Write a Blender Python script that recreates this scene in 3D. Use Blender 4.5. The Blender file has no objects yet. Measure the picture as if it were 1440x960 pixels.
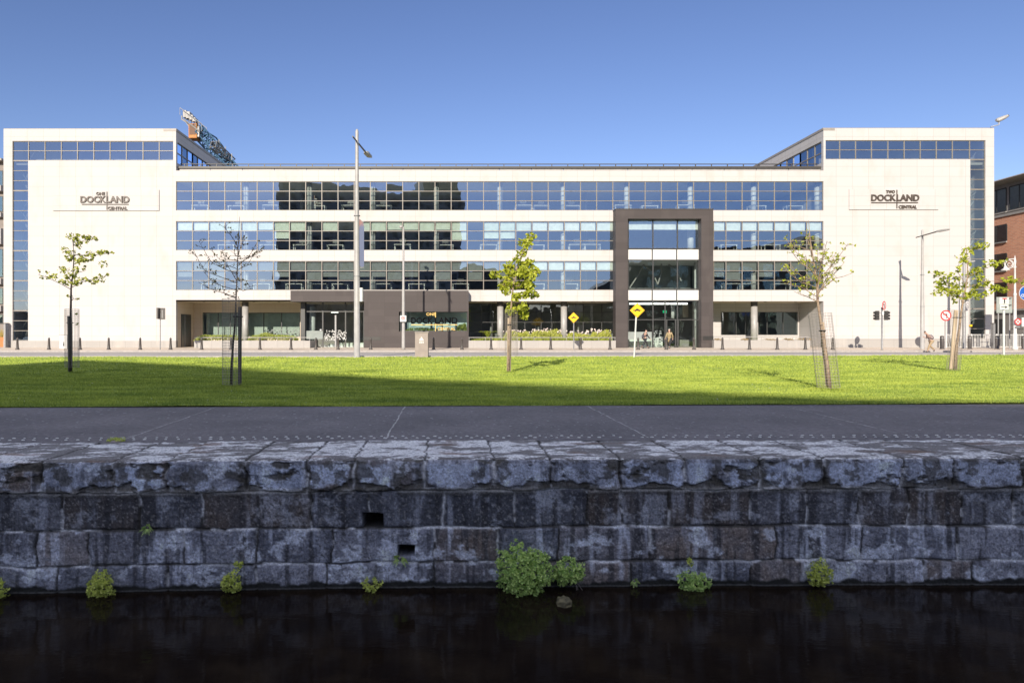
import bpy, bmesh, math, random
import numpy as np
from mathutils import Vector, Matrix

random.seed(7)
RNG = np.random.default_rng(11)
sc = bpy.context.scene
COL = sc.collection
R = math.radians
PI = math.pi
EYE = 1.55
PX, HY, F = 632.0, 468.0, 960.0       # principal column, horizon row and focal length of the 1440 px wide photograph


def W(x, y, D):
    return Vector(((x - PX) / F * D, D, EYE - (y - HY) / F * D))


def gx(x, D): return (x - PX) / F * D
def gz(y, D): return EYE - (y - HY) / F * D
def BX(x): return (x - PX) / 15.0
def BZ(y): return EYE + (HY - y) / 15.0


# ------------------------------------------------------------------ noise (numpy)
def _hash(ix, iy, iz, seed):
    n = (ix.astype(np.int64) * 73856093) ^ (iy.astype(np.int64) * 19349663) ^ (iz.astype(np.int64) * 83492791) ^ (seed * 2654435761)
    n = (n ^ (n >> 13)) * 1274126177
    n = n ^ (n >> 16)
    return (n & 0xFFFFFF).astype(np.float64) / float(0xFFFFFF)


def vnoise(x, y, z=None, seed=0):
    x = np.asarray(x, float); y = np.asarray(y, float)
    z = np.zeros_like(x) if z is None else np.asarray(z, float) + np.zeros_like(x)
    ix, iy, iz = np.floor(x), np.floor(y), np.floor(z)
    fx, fy, fz = x - ix, y - iy, z - iz
    fx, fy, fz = [t * t * (3 - 2 * t) for t in (fx, fy, fz)]
    out = 0
    for dx in (0, 1):
        for dy in (0, 1):
            for dz in (0, 1):
                w = (fx if dx else 1 - fx) * (fy if dy else 1 - fy) * (fz if dz else 1 - fz)
                out = out + w * _hash(ix + dx, iy + dy, iz + dz, seed)
    return out


def fbm(x, y, z=None, oct=4, seed=0, gain=0.5):
    s = 0; a = 1; t = 0
    for i in range(oct):
        k = 2.03 ** i
        s = s + a * vnoise(np.asarray(x) * k + 17 * i, np.asarray(y) * k - 9 * i, None if z is None else np.asarray(z) * k, seed + i)
        t += a; a *= gain
    return s / t


def sstep(a, b, x):
    t = np.clip((np.asarray(x, float) - a) / (b - a), 0, 1)
    return t * t * (3 - 2 * t)


# ------------------------------------------------------------------ materials
def mat(name):
    m = bpy.data.materials.new(name); m.use_nodes = True
    nt = m.node_tree; nt.nodes.clear()
    out = nt.nodes.new('ShaderNodeOutputMaterial')
    return m, nt, out


def node(nt, kind, **kw):
    n = nt.nodes.new(kind)
    for k, v in kw.items():
        if k.startswith('_'): setattr(n, k[1:], v)
        else: n.inputs[k].default_value = v
    return n


def c4(c): return (c[0], c[1], c[2], 1.0)


def surf(name, col, rough=0.6, col2=None, scale=3.0, detail=6, metallic=0.0, bump=0.0, bscale=40.0, stretch=(1, 1, 1), lo=0.35, hi=0.65, spec=0.5, grime=None, gscale=0.6):
    """procedural painted / stone / metal surface with mottling"""
    m, nt, out = mat(name)
    b = node(nt, 'ShaderNodeBsdfPrincipled', Roughness=rough, Metallic=metallic)
    b.inputs['Specular IOR Level'].default_value = spec
    nt.links.new(b.outputs[0], out.inputs[0])
    if col2 is None: col2 = tuple(c * 0.85 for c in col)
    tc = node(nt, 'ShaderNodeTexCoord')
    geo = node(nt, 'ShaderNodeNewGeometry')
    mp = node(nt, 'ShaderNodeMapping'); mp.inputs['Scale'].default_value = stretch
    nt.links.new(geo.outputs['Position'], mp.inputs[0])
    nz = node(nt, 'ShaderNodeTexNoise', Scale=scale, Detail=detail)
    nt.links.new(mp.outputs[0], nz.inputs['Vector'])
    rp = node(nt, 'ShaderNodeValToRGB')
    rp.color_ramp.elements[0].position = lo; rp.color_ramp.elements[0].color = c4(col2)
    rp.color_ramp.elements[1].position = hi; rp.color_ramp.elements[1].color = c4(col)
    nt.links.new(nz.outputs[0], rp.inputs[0])
    src = rp.outputs[0]
    if grime:
        n2 = node(nt, 'ShaderNodeTexNoise', Scale=gscale, Detail=8)
        nt.links.new(mp.outputs[0], n2.inputs['Vector'])
        r2 = node(nt, 'ShaderNodeValToRGB')
        r2.color_ramp.elements[0].position = 0.52; r2.color_ramp.elements[0].color = (0, 0, 0, 1)
        r2.color_ramp.elements[1].position = 0.75; r2.color_ramp.elements[1].color = (1, 1, 1, 1)
        nt.links.new(n2.outputs[0], r2.inputs[0])
        mx = node(nt, 'ShaderNodeMix', _data_type='RGBA')
        nt.links.new(r2.outputs[0], mx.inputs[0]); nt.links.new(src, mx.inputs[6]); mx.inputs[7].default_value = c4(grime)
        src = mx.outputs[2]
    nt.links.new(src, b.inputs['Base Color'])
    if bump:
        n3 = node(nt, 'ShaderNodeTexNoise', Scale=bscale, Detail=5)
        nt.links.new(geo.outputs['Position'], n3.inputs['Vector'])
        bp = node(nt, 'ShaderNodeBump', Strength=bump, Distance=0.02)
        nt.links.new(n3.outputs[0], bp.inputs['Height']); nt.links.new(bp.outputs[0], b.inputs['Normal'])
    return m


def cladding(name, col, joint, bw, bh, grime, zoff=0.0, xoff=0.0, rough=0.55, var=0.04, msize=0.012):
    """stone cladding panels: thin joints in a stacked grid, slight panel to panel change, faint stains"""
    m, nt, out = mat(name)
    b = node(nt, 'ShaderNodeBsdfPrincipled', Roughness=rough)
    b.inputs['Specular IOR Level'].default_value = .15
    nt.links.new(b.outputs[0], out.inputs[0])
    geo = node(nt, 'ShaderNodeNewGeometry')
    sp = node(nt, 'ShaderNodeSeparateXYZ'); nt.links.new(geo.outputs['Position'], sp.inputs[0])
    ad = node(nt, 'ShaderNodeMath', _operation='ADD'); nt.links.new(sp.outputs[0], ad.inputs[0]); nt.links.new(sp.outputs[1], ad.inputs[1])
    cb = node(nt, 'ShaderNodeCombineXYZ'); nt.links.new(ad.outputs[0], cb.inputs[0]); nt.links.new(sp.outputs[2], cb.inputs[1])
    mp = node(nt, 'ShaderNodeMapping'); mp.inputs['Location'].default_value = (xoff, zoff, 0)
    nt.links.new(cb.outputs[0], mp.inputs[0])
    br = node(nt, 'ShaderNodeTexBrick', _offset=0.0)
    nt.links.new(mp.outputs[0], br.inputs['Vector'])
    br.inputs['Scale'].default_value = 1.0
    br.inputs['Brick Width'].default_value = bw; br.inputs['Row Height'].default_value = bh
    br.inputs['Mortar Size'].default_value = msize; br.inputs['Mortar Smooth'].default_value = 0.3
    br.inputs['Color1'].default_value = c4(col); br.inputs['Color2'].default_value = c4([c * (1 - var) for c in col])
    br.inputs['Mortar'].default_value = c4(joint)
    n2 = node(nt, 'ShaderNodeTexNoise', Scale=0.9, Detail=9)
    mg = node(nt, 'ShaderNodeMapping'); mg.inputs['Scale'].default_value = (1, 1, 0.45)
    nt.links.new(geo.outputs['Position'], mg.inputs[0]); nt.links.new(mg.outputs[0], n2.inputs['Vector'])
    r2 = node(nt, 'ShaderNodeValToRGB')
    r2.color_ramp.elements[0].position = 0.56; r2.color_ramp.elements[0].color = (0, 0, 0, 1)
    r2.color_ramp.elements[1].position = 1.0; r2.color_ramp.elements[1].color = (1, 1, 1, 1)
    nt.links.new(n2.outputs[0], r2.inputs[0])
    mx = node(nt, 'ShaderNodeMix', _data_type='RGBA')
    nt.links.new(r2.outputs[0], mx.inputs[0]); nt.links.new(br.outputs[0], mx.inputs[6]); mx.inputs[7].default_value = c4(grime)
    nt.links.new(mx.outputs[2], b.inputs['Base Color'])
    return m


def glassmat(name, tint, refl, fac, wave=0.0, wscale=0.5, rough=0.0):
    m, nt, out = mat(name)
    tr = node(nt, 'ShaderNodeBsdfTransparent', Color=c4(tint))
    gl = node(nt, 'ShaderNodeBsdfGlossy', Color=c4(refl), Roughness=rough)
    fr = node(nt, 'ShaderNodeLayerWeight', Blend=0.25)
    mr = node(nt, 'ShaderNodeMapRange'); mr.inputs['To Min'].default_value = fac; mr.inputs['To Max'].default_value = 1.0
    nt.links.new(fr.outputs['Fresnel'], mr.inputs[0])
    mx = node(nt, 'ShaderNodeMixShader')
    nt.links.new(mr.outputs[0], mx.inputs[0]); nt.links.new(tr.outputs[0], mx.inputs[1]); nt.links.new(gl.outputs[0], mx.inputs[2])
    nt.links.new(mx.outputs[0], out.inputs[0])
    if wave:
        geo = node(nt, 'ShaderNodeNewGeometry')
        n3 = node(nt, 'ShaderNodeTexNoise', Scale=wscale, Detail=1)
        nt.links.new(geo.outputs['Position'], n3.inputs['Vector'])
        bp = node(nt, 'ShaderNodeBump', Strength=1.0, Distance=wave)
        nt.links.new(n3.outputs[0], bp.inputs['Height']); nt.links.new(bp.outputs[0], gl.inputs['Normal'])
    return m


def leafmat(name, c1, c2, scale=9.0, trans=0.35):
    m, nt, out = mat(name)
    geo = node(nt, 'ShaderNodeNewGeometry')
    nz = node(nt, 'ShaderNodeTexNoise', Scale=scale, Detail=3)
    nt.links.new(geo.outputs['Position'], nz.inputs['Vector'])
    rp = node(nt, 'ShaderNodeValToRGB')
    rp.color_ramp.elements[0].position = 0.35; rp.color_ramp.elements[0].color = c4(c1)
    rp.color_ramp.elements[1].position = 0.65; rp.color_ramp.elements[1].color = c4(c2)
    nt.links.new(nz.outputs[0], rp.inputs[0])
    b = node(nt, 'ShaderNodeBsdfPrincipled', Roughness=0.5)
    t = node(nt, 'ShaderNodeBsdfTranslucent')
    nt.links.new(rp.outputs[0], b.inputs['Base Color']); nt.links.new(rp.outputs[0], t.inputs[0])
    mx = node(nt, 'ShaderNodeMixShader'); mx.inputs[0].default_value = trans
    nt.links.new(b.outputs[0], mx.inputs[1]); nt.links.new(t.outputs[0], mx.inputs[2]); nt.links.new(mx.outputs[0], out.inputs[0])
    return m


def emit(name, col, s):
    m, nt, out = mat(name)
    e = node(nt, 'ShaderNodeEmission', Color=c4(col), Strength=s); nt.links.new(e.outputs[0], out.inputs[0])
    return m


M = {}
M['clad'] = cladding('cream_stone_cladding', (0.455, 0.438, 0.431), (0.29, 0.262, 0.24), 1.517, 0.935, (0.39, 0.345, 0.305), zoff=0.62, xoff=25.65 + 64 * 0)
M['cladwarm'] = cladding('beige_stone_cladding', (0.58, 0.49, 0.39), (0.42, 0.34, 0.26), 1.5, 1.0, (0.62, 0.52, 0.42))
M['plinth'] = cladding('pale_granite_plinth', (0.33, 0.315, 0.30), (0.24, 0.225, 0.215), 1.2, 0.9, (0.50, 0.46, 0.42))
M['dark'] = cladding('dark_granite_cladding', (0.070, 0.060, 0.059), (0.052, 0.045, 0.043), 1.5, 0.62, (0.095, 0.082, 0.077), var=0.15, msize=0.01)
M['panel'] = surf('grey_parapet_panel', (0.31, 0.295, 0.285), 0.5)
M['trim'] = surf('dark_metal_coping', (0.05, 0.045, 0.04), 0.5)
M['coping'] = surf('greige_metal_coping', (0.28, 0.25, 0.22), 0.5)
M['frame'] = surf('anodised_window_frame', (0.21, 0.185, 0.155), 0.45, (0.17, 0.15, 0.13))
M['framedk'] = surf('dark_window_frame', (0.05, 0.05, 0.05), 0.4)
M['glass'] = glassmat('office_glass', (0.86, 0.93, 0.90), (0.55, 0.72, 0.98), 0.30, wave=0.005, wscale=0.7)
M['glassclear'] = glassmat('lobby_glass', (0.80, 0.88, 0.86), (0.8, 0.88, 0.95), 0.15, wave=0.008, wscale=0.8)
M['glassteal'] = glassmat('teal_ground_glass', (0.78, 0.86, 0.85), (0.60, 0.75, 0.80), 0.22, wave=0.008, wscale=0.8)
M['blind1'] = surf('pale_green_blind', (0.62, 0.66, 0.58), 0.8)
M['blind2'] = surf('grey_blind', (0.22, 0.23, 0.225), 0.8)
M['blind3'] = surf('off_white_blind', (0.72, 0.73, 0.68), 0.8)
M['white'] = surf('white_paint', (0.56, 0.56, 0.55), 0.5, (0.50, 0.50, 0.49))
M['whitegal'] = surf('pale_painted_steel', (0.34, 0.33, 0.32), 0.5, (0.29, 0.28, 0.27))
M['galv'] = surf('galvanised_steel', (0.26, 0.26, 0.26), 0.5, (0.20, 0.20, 0.21), scale=12, metallic=0.3)
M['black'] = surf('black_paint', (0.022, 0.021, 0.02), 0.4, (0.03, 0.028, 0.026))
M['bollard'] = surf('bollard_cast_iron', (0.045, 0.04, 0.037), 0.5, (0.07, 0.06, 0.055), scale=8)
M['interior'] = surf('office_interior_dark', (0.32, 0.30, 0.28), 0.9, (0.18, 0.17, 0.16), scale=.5)
M['ceiling'] = surf('office_ceiling', (0.72, 0.72, 0.70), 0.9)
M['carpet'] = surf('office_carpet', (0.38, 0.38, 0.38), 0.95, (.3, .3, .3))
M['colgrey'] = surf('grey_column_paint', (0.33, 0.32, 0.31), 0.45)
M['colcap'] = surf('column_collar', (0.06, 0.055, 0.05), 0.5)
M['roof'] = surf('roof_membrane', (0.25, 0.25, 0.25), 0.9)
M['letter'] = surf('bronze_lettering', (0.085, 0.062, 0.048), 0.35, (0.06, 0.045, 0.036))
M['gold'] = surf('gold_lettering', (0.62, 0.42, 0.12), 0.35, (0.5, 0.34, 0.1))
M['blackletter'] = surf('black_lettering', (0.006, 0.006, 0.007), 0.9, spec=.05)
M['yellow'] = surf('yellow_sign_face', (0.85, 0.50, 0.01), 0.4, (0.82, 0.47, 0.01))
M['red'] = surf('red_sign_paint', (0.60, 0.03, 0.03), 0.4)
M['blue'] = surf('blue_sign_face', (0.01, 0.09, 0.42), 0.4)
M['signback'] = surf('grey_sign_back', (0.27, 0.30, 0.28), 0.6)
M['bark'] = surf('tree_bark', (0.34, 0.25, 0.17), 0.9, (0.17, 0.12, 0.09), scale=14, bump=0.5)
M['barkdk'] = surf('dark_tree_bark', (0.045, 0.034, 0.030), 0.9, (0.028, 0.022, 0.02), scale=14, bump=0.5)
M['stake'] = surf('timber_stake', (0.55, 0.43, 0.30), 0.85, (0.38, 0.29, 0.2), scale=10, stretch=(1, 1, 0.1))
M['stakedk'] = surf('dark_timber_stake', (0.10, 0.085, 0.08), 0.85, (0.065, 0.055, 0.05), scale=10, stretch=(1, 1, 0.1))  # much darker timber, for the stakes of the two left trees
M['wire'] = surf('guard_wire', (0.30, 0.27, 0.24), 0.5)
M['leafyg'] = leafmat('spring_leaf', (0.22, 0.27, 0.02), (0.52, 0.54, 0.05))
M['leafmid'] = leafmat('olive_leaf', (0.20, 0.22, 0.03), (0.52, 0.54, 0.10))
M['leafdk'] = leafmat('dark_bud_leaf', (0.03, 0.028, 0.012), (0.09, 0.085, 0.03))
M['leafivy'] = leafmat('wall_plant_leaf', (0.26, 0.44, 0.11), (0.72, 0.86, 0.30), scale=24)
M['leafivy2'] = leafmat('yellowing_wall_plant_leaf', (0.36, 0.44, 0.08), (0.80, 0.84, 0.22), scale=24)
M['leafhedge'] = leafmat('planter_hedge_leaf', (0.16, 0.20, 0.02), (0.34, 0.38, 0.05), scale=6)
M['petal'] = surf('pale_flower', (0.62, 0.52, 0.48), 0.7)
M['root'] = surf('pale_root', (0.30, 0.26, 0.24), 0.8)
M['brick'] = None
M['craneblue'] = surf('crane_blue_paint', (0.05, 0.13, 0.23), 0.5, (0.09, 0.18, 0.28))
M['craneorange'] = surf('crane_orange_paint', (0.42, 0.17, 0.02), 0.6, (0.30, 0.10, 0.02))
M['lightstrip'] = emit('lobby_ceiling_light', (1, 0.96, 0.88), 2.2)
M['exitgreen'] = emit('exit_sign_face', (0.02, 0.5, 0.2), 0.9)
M['skin'] = surf('skin', (0.45, 0.28, 0.21), 0.6)
M['hair'] = surf('dark_hair', (0.03, 0.022, 0.018), 0.7)
M['hairgrey'] = surf('grey_hair', (0.45, 0.42, 0.38), 0.7)
M['coatdk'] = surf('dark_coat', (0.025, 0.025, 0.03), 0.85)
M['coattan'] = surf('tan_coat', (0.28, 0.22, 0.12), 0.85)
M['khaki'] = surf('khaki_trousers', (0.34, 0.25, 0.15), 0.85)
M['shirt'] = surf('pale_pink_shirt', (0.32, 0.25, 0.24), 0.85)
M['bag'] = surf('grey_backpack_cloth', (0.07, 0.065, 0.08), 0.8)
M['banner'] = surf('faded_banner_cloth', (0.09, 0.11, 0.19), 0.7, (0.22, 0.12, 0.11), scale=0.9, lo=0.34, hi=0.40)
M['terracotta'] = surf('terracotta_panel', (0.45, 0.17, 0.06), 0.8)
M['bluebox'] = surf('blue_storage', (0.03, 0.18, 0.45), 0.6)
M['frost'] = surf('frosted_film', (0.24, 0.27, 0.26), 0.7)


# ------------------------------------------------------------------ mesh helpers
class MB:
    def __init__(s): s.v = []; s.f = []

    def add(s, vs, fs):
        n = len(s.v); s.v.extend([tuple(v) for v in vs]); s.f.extend([tuple(i + n for i in f) for f in fs]); return s

    def box(s, x0, x1, y0, y1, z0, z1):
        if x0 > x1: x0, x1 = x1, x0
        if z0 > z1: z0, z1 = z1, z0
        if y0 > y1: y0, y1 = y1, y0
        return s.add([(x0, y0, z0), (x1, y0, z0), (x1, y1, z0), (x0, y1, z0), (x0, y0, z1), (x1, y0, z1), (x1, y1, z1), (x0, y1, z1)],
                     [(0, 3, 2, 1), (4, 5, 6, 7), (0, 1, 5, 4), (1, 2, 6, 5), (2, 3, 7, 6), (3, 0, 4, 7)])

    def tube(s, pts, rad, n=8, cap=True):
        pts = [Vector(p) for p in pts]
        rs = rad if isinstance(rad, (list, tuple)) else [rad] * len(pts)
        ring0 = len(s.v)
        up = Vector((0, 0, 1))
        prev = None
        for i, p in enumerate(pts):
            d = (pts[min(i + 1, len(pts) - 1)] - pts[max(i - 1, 0)]).normalized()
            a = prev if prev is not None else (up if abs(d.z) < 0.9 else Vector((1, 0, 0)))
            u = (a - d * a.dot(d))
            if u.length < 1e-6: u = d.orthogonal()
            u.normalize(); w = d.cross(u); prev = u
            for k in range(n):
                t = 2 * PI * k / n
                s.v.append(tuple(p + (u * math.cos(t) + w * math.sin(t)) * rs[i]))
        for i in range(len(pts) - 1):
            for k in range(n):
                a = ring0 + i * n + k; b = ring0 + i * n + (k + 1) % n
                s.f.append((a, b, b + n, a + n))
        if cap:
            s.f.append(tuple(ring0 + k for k in range(n))[::-1])
            e = ring0 + (len(pts) - 1) * n
            s.f.append(tuple(e + k for k in range(n)))
        return s

    def lathe(s, c, prof, n=16):
        """prof: list of (r, z) from bottom to top round the vertical axis at c"""
        r0 = len(s.v)
        for r, z in prof:
            for k in range(n):
                t = 2 * PI * k / n
                s.v.append((c[0] + r * math.cos(t), c[1] + r * math.sin(t), c[2] + z))
        for i in range(len(prof) - 1):
            for k in range(n):
                a = r0 + i * n + k; b = r0 + i * n + (k + 1) % n
                s.f.append((a, b, b + n, a + n))
        s.f.append(tuple(r0 + k for k in range(n))[::-1]); e = r0 + (len(prof) - 1) * n
        s.f.append(tuple(e + k for k in range(n)))
        return s

    def prism(s, pts, y0, y1):
        """outline pts (x, z), extruded along y; counter-clockwise seen from -y"""
        n = len(pts)
        s.add([(x, y0, z) for x, z in pts] + [(x, y1, z) for x, z in pts],
              [tuple(range(n)), tuple(range(2 * n - 1, n - 1, -1))] + [(i, i + n, (i + 1) % n + n, (i + 1) % n) for i in range(n)])
        return s

    def disc(s, cx, cz, r, y0, y1, n=28, rz=None):
        rz = rz or r
        return s.prism([(cx + r * math.cos(2 * PI * k / n), cz + rz * math.sin(2 * PI * k / n)) for k in range(n)], y0, y1)

    def ring(s, cx, cz, r0, r1, y0, y1, n=32):
        vs = []
        for k in range(n):
            c, q = math.cos(2 * PI * k / n), math.sin(2 * PI * k / n)
            for r, y in ((r0, y0), (r1, y0), (r1, y1), (r0, y1)): vs.append((cx + r * c, y, cz + r * q))
        fs = []
        for k in range(n):
            a = 4 * k; b = 4 * ((k + 1) % n)
            for j in range(4): fs.append((a + j, b + j, b + (j + 1) % 4, a + (j + 1) % 4))
        return s.add(vs, fs)

    def build(s, name, m, parent=None, smooth=False, loc=None, bevel=0.0):
        me = bpy.data.meshes.new(name)
        off = Vector((0, 0, 0))
        if loc is not None: off = Vector(loc)
        elif parent is not None and 'wloc' in parent: off = Vector(parent['wloc'])
        me.from_pydata([(v[0] - off.x, v[1] - off.y, v[2] - off.z) for v in s.v], [], s.f)
        me.update()
        return link(name, me, m, parent, smooth, loc, bevel)


def link(name, me, m, parent=None, smooth=False, loc=None, bevel=0.0):
    if m is not None: me.materials.append(M[m] if isinstance(m, str) else m)
    bm = bmesh.new(); bm.from_mesh(me); bmesh.ops.recalc_face_normals(bm, faces=bm.faces); bm.to_mesh(me); bm.free()
    if smooth:
        for p in me.polygons: p.use_smooth = True
    o = bpy.data.objects.new(name, me); COL.objects.link(o)
    if parent is not None: o.parent = parent
    elif loc is not None: o.location = loc
    if bevel:
        b = o.modifiers.new('bevel', 'BEVEL'); b.width = bevel; b.segments = 2; b.limit_method = 'ANGLE'
    return o


def tag(o, label=None, cat=None, group=None, kind=None):
    if label: o['label'] = label
    if cat: o['category'] = cat
    if group: o['group'] = group
    if kind: o['kind'] = kind
    return o


def thing(name, label, cat, loc=(0, 0, 0), rz=0.0, group=None, local=False):
    """an Empty at the thing's base. local=True: its parts are built round the origin, else in world coordinates"""
    o = bpy.data.objects.new(name, None); COL.objects.link(o)
    o.location = loc; o.rotation_euler = (0, 0, rz); o.empty_display_size = 0.3
    if not local: o['wloc'] = tuple(loc)
    return tag(o, label, cat, group)


def dup(root, loc, rz=0.0, label=None):
    def cp(o, par):
        c = o.copy(); COL.objects.link(c)
        if par is not None: c.parent = par
        for ch in kids.get(o.name, []): cp(ch, c)
        return c
    kids = {}
    for o in list(bpy.data.objects):
        if o.parent is not None: kids.setdefault(o.parent.name, []).append(o)
    r = cp(root, None); r.location = loc; r.rotation_euler = (0, 0, rz)
    if label: r['label'] = label
    return r


def struct(o, name=None):
    o['kind'] = 'structure'; return o


def text(body, m, parent, cx, z0, w, h, y, depth, name='lettering', bold=0.0, spacing=1.0):
    """lettering fitted to a w x h rectangle centred on cx with its foot at z0, its back on y, facing -Y"""
    cu = bpy.data.curves.new(name, 'FONT'); cu.body = body; cu.extrude = 0.5; cu.offset = bold; cu.space_character = spacing
    cu.resolution_u = 3
    t = bpy.data.objects.new('tmp_text', cu); COL.objects.link(t)
    dg = bpy.context.evaluated_depsgraph_get(); dg.update()
    me = bpy.data.meshes.new_from_object(t.evaluated_get(dg))
    bpy.data.objects.remove(t)
    n = len(me.vertices); co = np.empty(n * 3); me.vertices.foreach_get('co', co); co = co.reshape(-1, 3)
    mn, mx = co.min(0), co.max(0)
    off = Vector(parent['wloc']) if parent is not None and 'wloc' in parent else Vector((0, 0, 0))
    X = cx + ((co[:, 0] - mn[0]) / (mx[0] - mn[0]) - 0.5) * w
    Z = z0 + (co[:, 1] - mn[1]) / (mx[1] - mn[1]) * h
    Y = y - (co[:, 2] - mn[2]) / (mx[2] - mn[2]) * depth
    co2 = np.stack([X - off.x, Y - off.y, Z - off.z], 1)
    me.vertices.foreach_set('co', co2.ravel()); me.update(); me.name = name
    me.materials.clear()
    return link(name, me, m, parent)


# ------------------------------------------------------------------ world, sun, camera
CLOUD_FILL = 6.5  # cloud brightness, set to fill the shaded ground and wall
SUN_ELEV, SUN_DIR = R(22.0), Vector((0.27, 0.963, 0)).normalized()   # horizontal direction the light travels in
world = bpy.data.worlds.new('World'); sc.world = world; world.use_nodes = True
nt = world.node_tree; nt.nodes.clear()
wo = nt.nodes.new('ShaderNodeOutputWorld'); bg = nt.nodes.new('ShaderNodeBackground')
sky = nt.nodes.new('ShaderNodeTexSky'); sky.sky_type = 'NISHITA'; sky.sun_disc = False
sky.sun_elevation = SUN_ELEV; sky.sun_rotation = math.atan2(-SUN_DIR.x, -SUN_DIR.y)
sky.air_density = 1.0; sky.dust_density = 0.15; sky.ozone_density = 2.2; sky.altitude = 0
gm = node(nt, 'ShaderNodeMix', _data_type='RGBA', _blend_type='MULTIPLY'); gm.inputs[0].default_value = 1.0
gm.inputs[7].default_value = (0.80, 0.72, 0.84, 1)
gd = node(nt, 'ShaderNodeVectorMath', _operation='SCALE'); gd.inputs['Scale'].default_value = 1 / 6.0; nt.links.new(sky.outputs[0], gd.inputs[0])
gg_ = node(nt, 'ShaderNodeGamma', Gamma=1.18); nt.links.new(gd.outputs[0], gg_.inputs[0])
gu = node(nt, 'ShaderNodeVectorMath', _operation='SCALE'); gu.inputs['Scale'].default_value = 6.0; nt.links.new(gg_.outputs[0], gu.inputs[0]); nt.links.new(gu.outputs[0], gm.inputs[6])
# bright broken cloud: added overhead to lift the shade, and over the southern half of the sky (the photograph's windows mirror it), clear sky in the north
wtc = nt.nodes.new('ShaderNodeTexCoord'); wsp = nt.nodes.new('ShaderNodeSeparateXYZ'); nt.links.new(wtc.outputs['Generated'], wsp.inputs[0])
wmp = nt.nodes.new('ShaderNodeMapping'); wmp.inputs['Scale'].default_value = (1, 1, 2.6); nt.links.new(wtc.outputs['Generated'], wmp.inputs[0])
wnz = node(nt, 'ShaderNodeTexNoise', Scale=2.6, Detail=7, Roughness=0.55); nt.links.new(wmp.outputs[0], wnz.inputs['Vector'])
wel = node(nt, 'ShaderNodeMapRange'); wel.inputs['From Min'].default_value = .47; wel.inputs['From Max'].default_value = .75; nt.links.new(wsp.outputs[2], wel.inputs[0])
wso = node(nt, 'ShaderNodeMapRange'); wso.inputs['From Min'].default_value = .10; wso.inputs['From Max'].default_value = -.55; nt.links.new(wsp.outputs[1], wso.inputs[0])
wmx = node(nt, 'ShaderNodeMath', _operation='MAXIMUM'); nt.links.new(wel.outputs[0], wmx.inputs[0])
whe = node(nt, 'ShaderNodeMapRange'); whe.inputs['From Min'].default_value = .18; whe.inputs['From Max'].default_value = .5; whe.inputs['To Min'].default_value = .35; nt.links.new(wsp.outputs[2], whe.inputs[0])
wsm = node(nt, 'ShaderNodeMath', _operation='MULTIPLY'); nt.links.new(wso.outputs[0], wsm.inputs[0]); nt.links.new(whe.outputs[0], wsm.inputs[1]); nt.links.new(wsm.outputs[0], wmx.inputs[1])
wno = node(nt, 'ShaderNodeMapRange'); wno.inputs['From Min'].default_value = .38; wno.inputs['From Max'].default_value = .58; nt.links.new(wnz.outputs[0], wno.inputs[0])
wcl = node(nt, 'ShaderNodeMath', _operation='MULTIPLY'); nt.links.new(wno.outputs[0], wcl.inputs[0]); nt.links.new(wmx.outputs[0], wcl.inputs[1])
wad = node(nt, 'ShaderNodeMix', _data_type='RGBA'); nt.links.new(wcl.outputs[0], wad.inputs[0]); nt.links.new(gm.outputs[2], wad.inputs[6]); wad.inputs[7].default_value = (CLOUD_FILL * .93, CLOUD_FILL * .95, CLOUD_FILL * 1.08, 1)
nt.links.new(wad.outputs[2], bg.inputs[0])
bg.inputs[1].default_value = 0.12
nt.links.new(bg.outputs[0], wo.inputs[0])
sl = bpy.data.lights.new('sun', 'SUN'); sl.energy = 5.0; sl.angle = R(0.35); sl.color = (1.0, 0.90, 0.76)
so = bpy.data.objects.new('sun', sl); COL.objects.link(so)
ld = Vector((SUN_DIR.x * math.cos(SUN_ELEV), SUN_DIR.y * math.cos(SUN_ELEV), -math.sin(SUN_ELEV)))
so.rotation_euler = ld.to_track_quat('-Z', 'Y').to_euler(); so.location = (0, -20, 60)

cam = bpy.data.cameras.new('camera'); co_ = bpy.data.objects.new('camera', cam); COL.objects.link(co_)
co_.location = (0, 0, EYE); co_.rotation_euler = (R(90), 0, 0)
cam.sensor_width = 36; cam.lens = 36 * F / 1440.0
cam.shift_x = (720 - PX) / 1440.0; cam.shift_y = -(480 - HY) / 1440.0
cam.clip_end = 3000; cam.clip_start = 0.1
sc.camera = co_
sc.view_settings.view_transform = 'Standard'; sc.view_settings.look = 'None'
sc.view_settings.exposure = 0.5; sc.view_settings.gamma = 1
sc.cycles.use_denoising = True
sc.cycles.max_bounces = 8; sc.cycles.transparent_max_bounces = 24
sc.cycles.sample_clamp_indirect = 6


# ------------------------------------------------------------------ quay wall
def yfront(X):
    return np.interp(X, [-60, -5.53, -1.33, 2.9, 7.1, 60], [7.2, 8.24, 8.42, 8.51, 8.54, 8.9])


def w_from_px(l): return [(x - PX) / F * 8.42 for x in l]


def extend(js, lo, hi, a, b):
    js = sorted(js); rr = random.Random(len(js))
    while js[0] > lo: js.insert(0, js[0] - rr.uniform(a, b))
    while js[-1] < hi: js.append(js[-1] + rr.uniform(a, b))
    return np.array(js)


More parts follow.
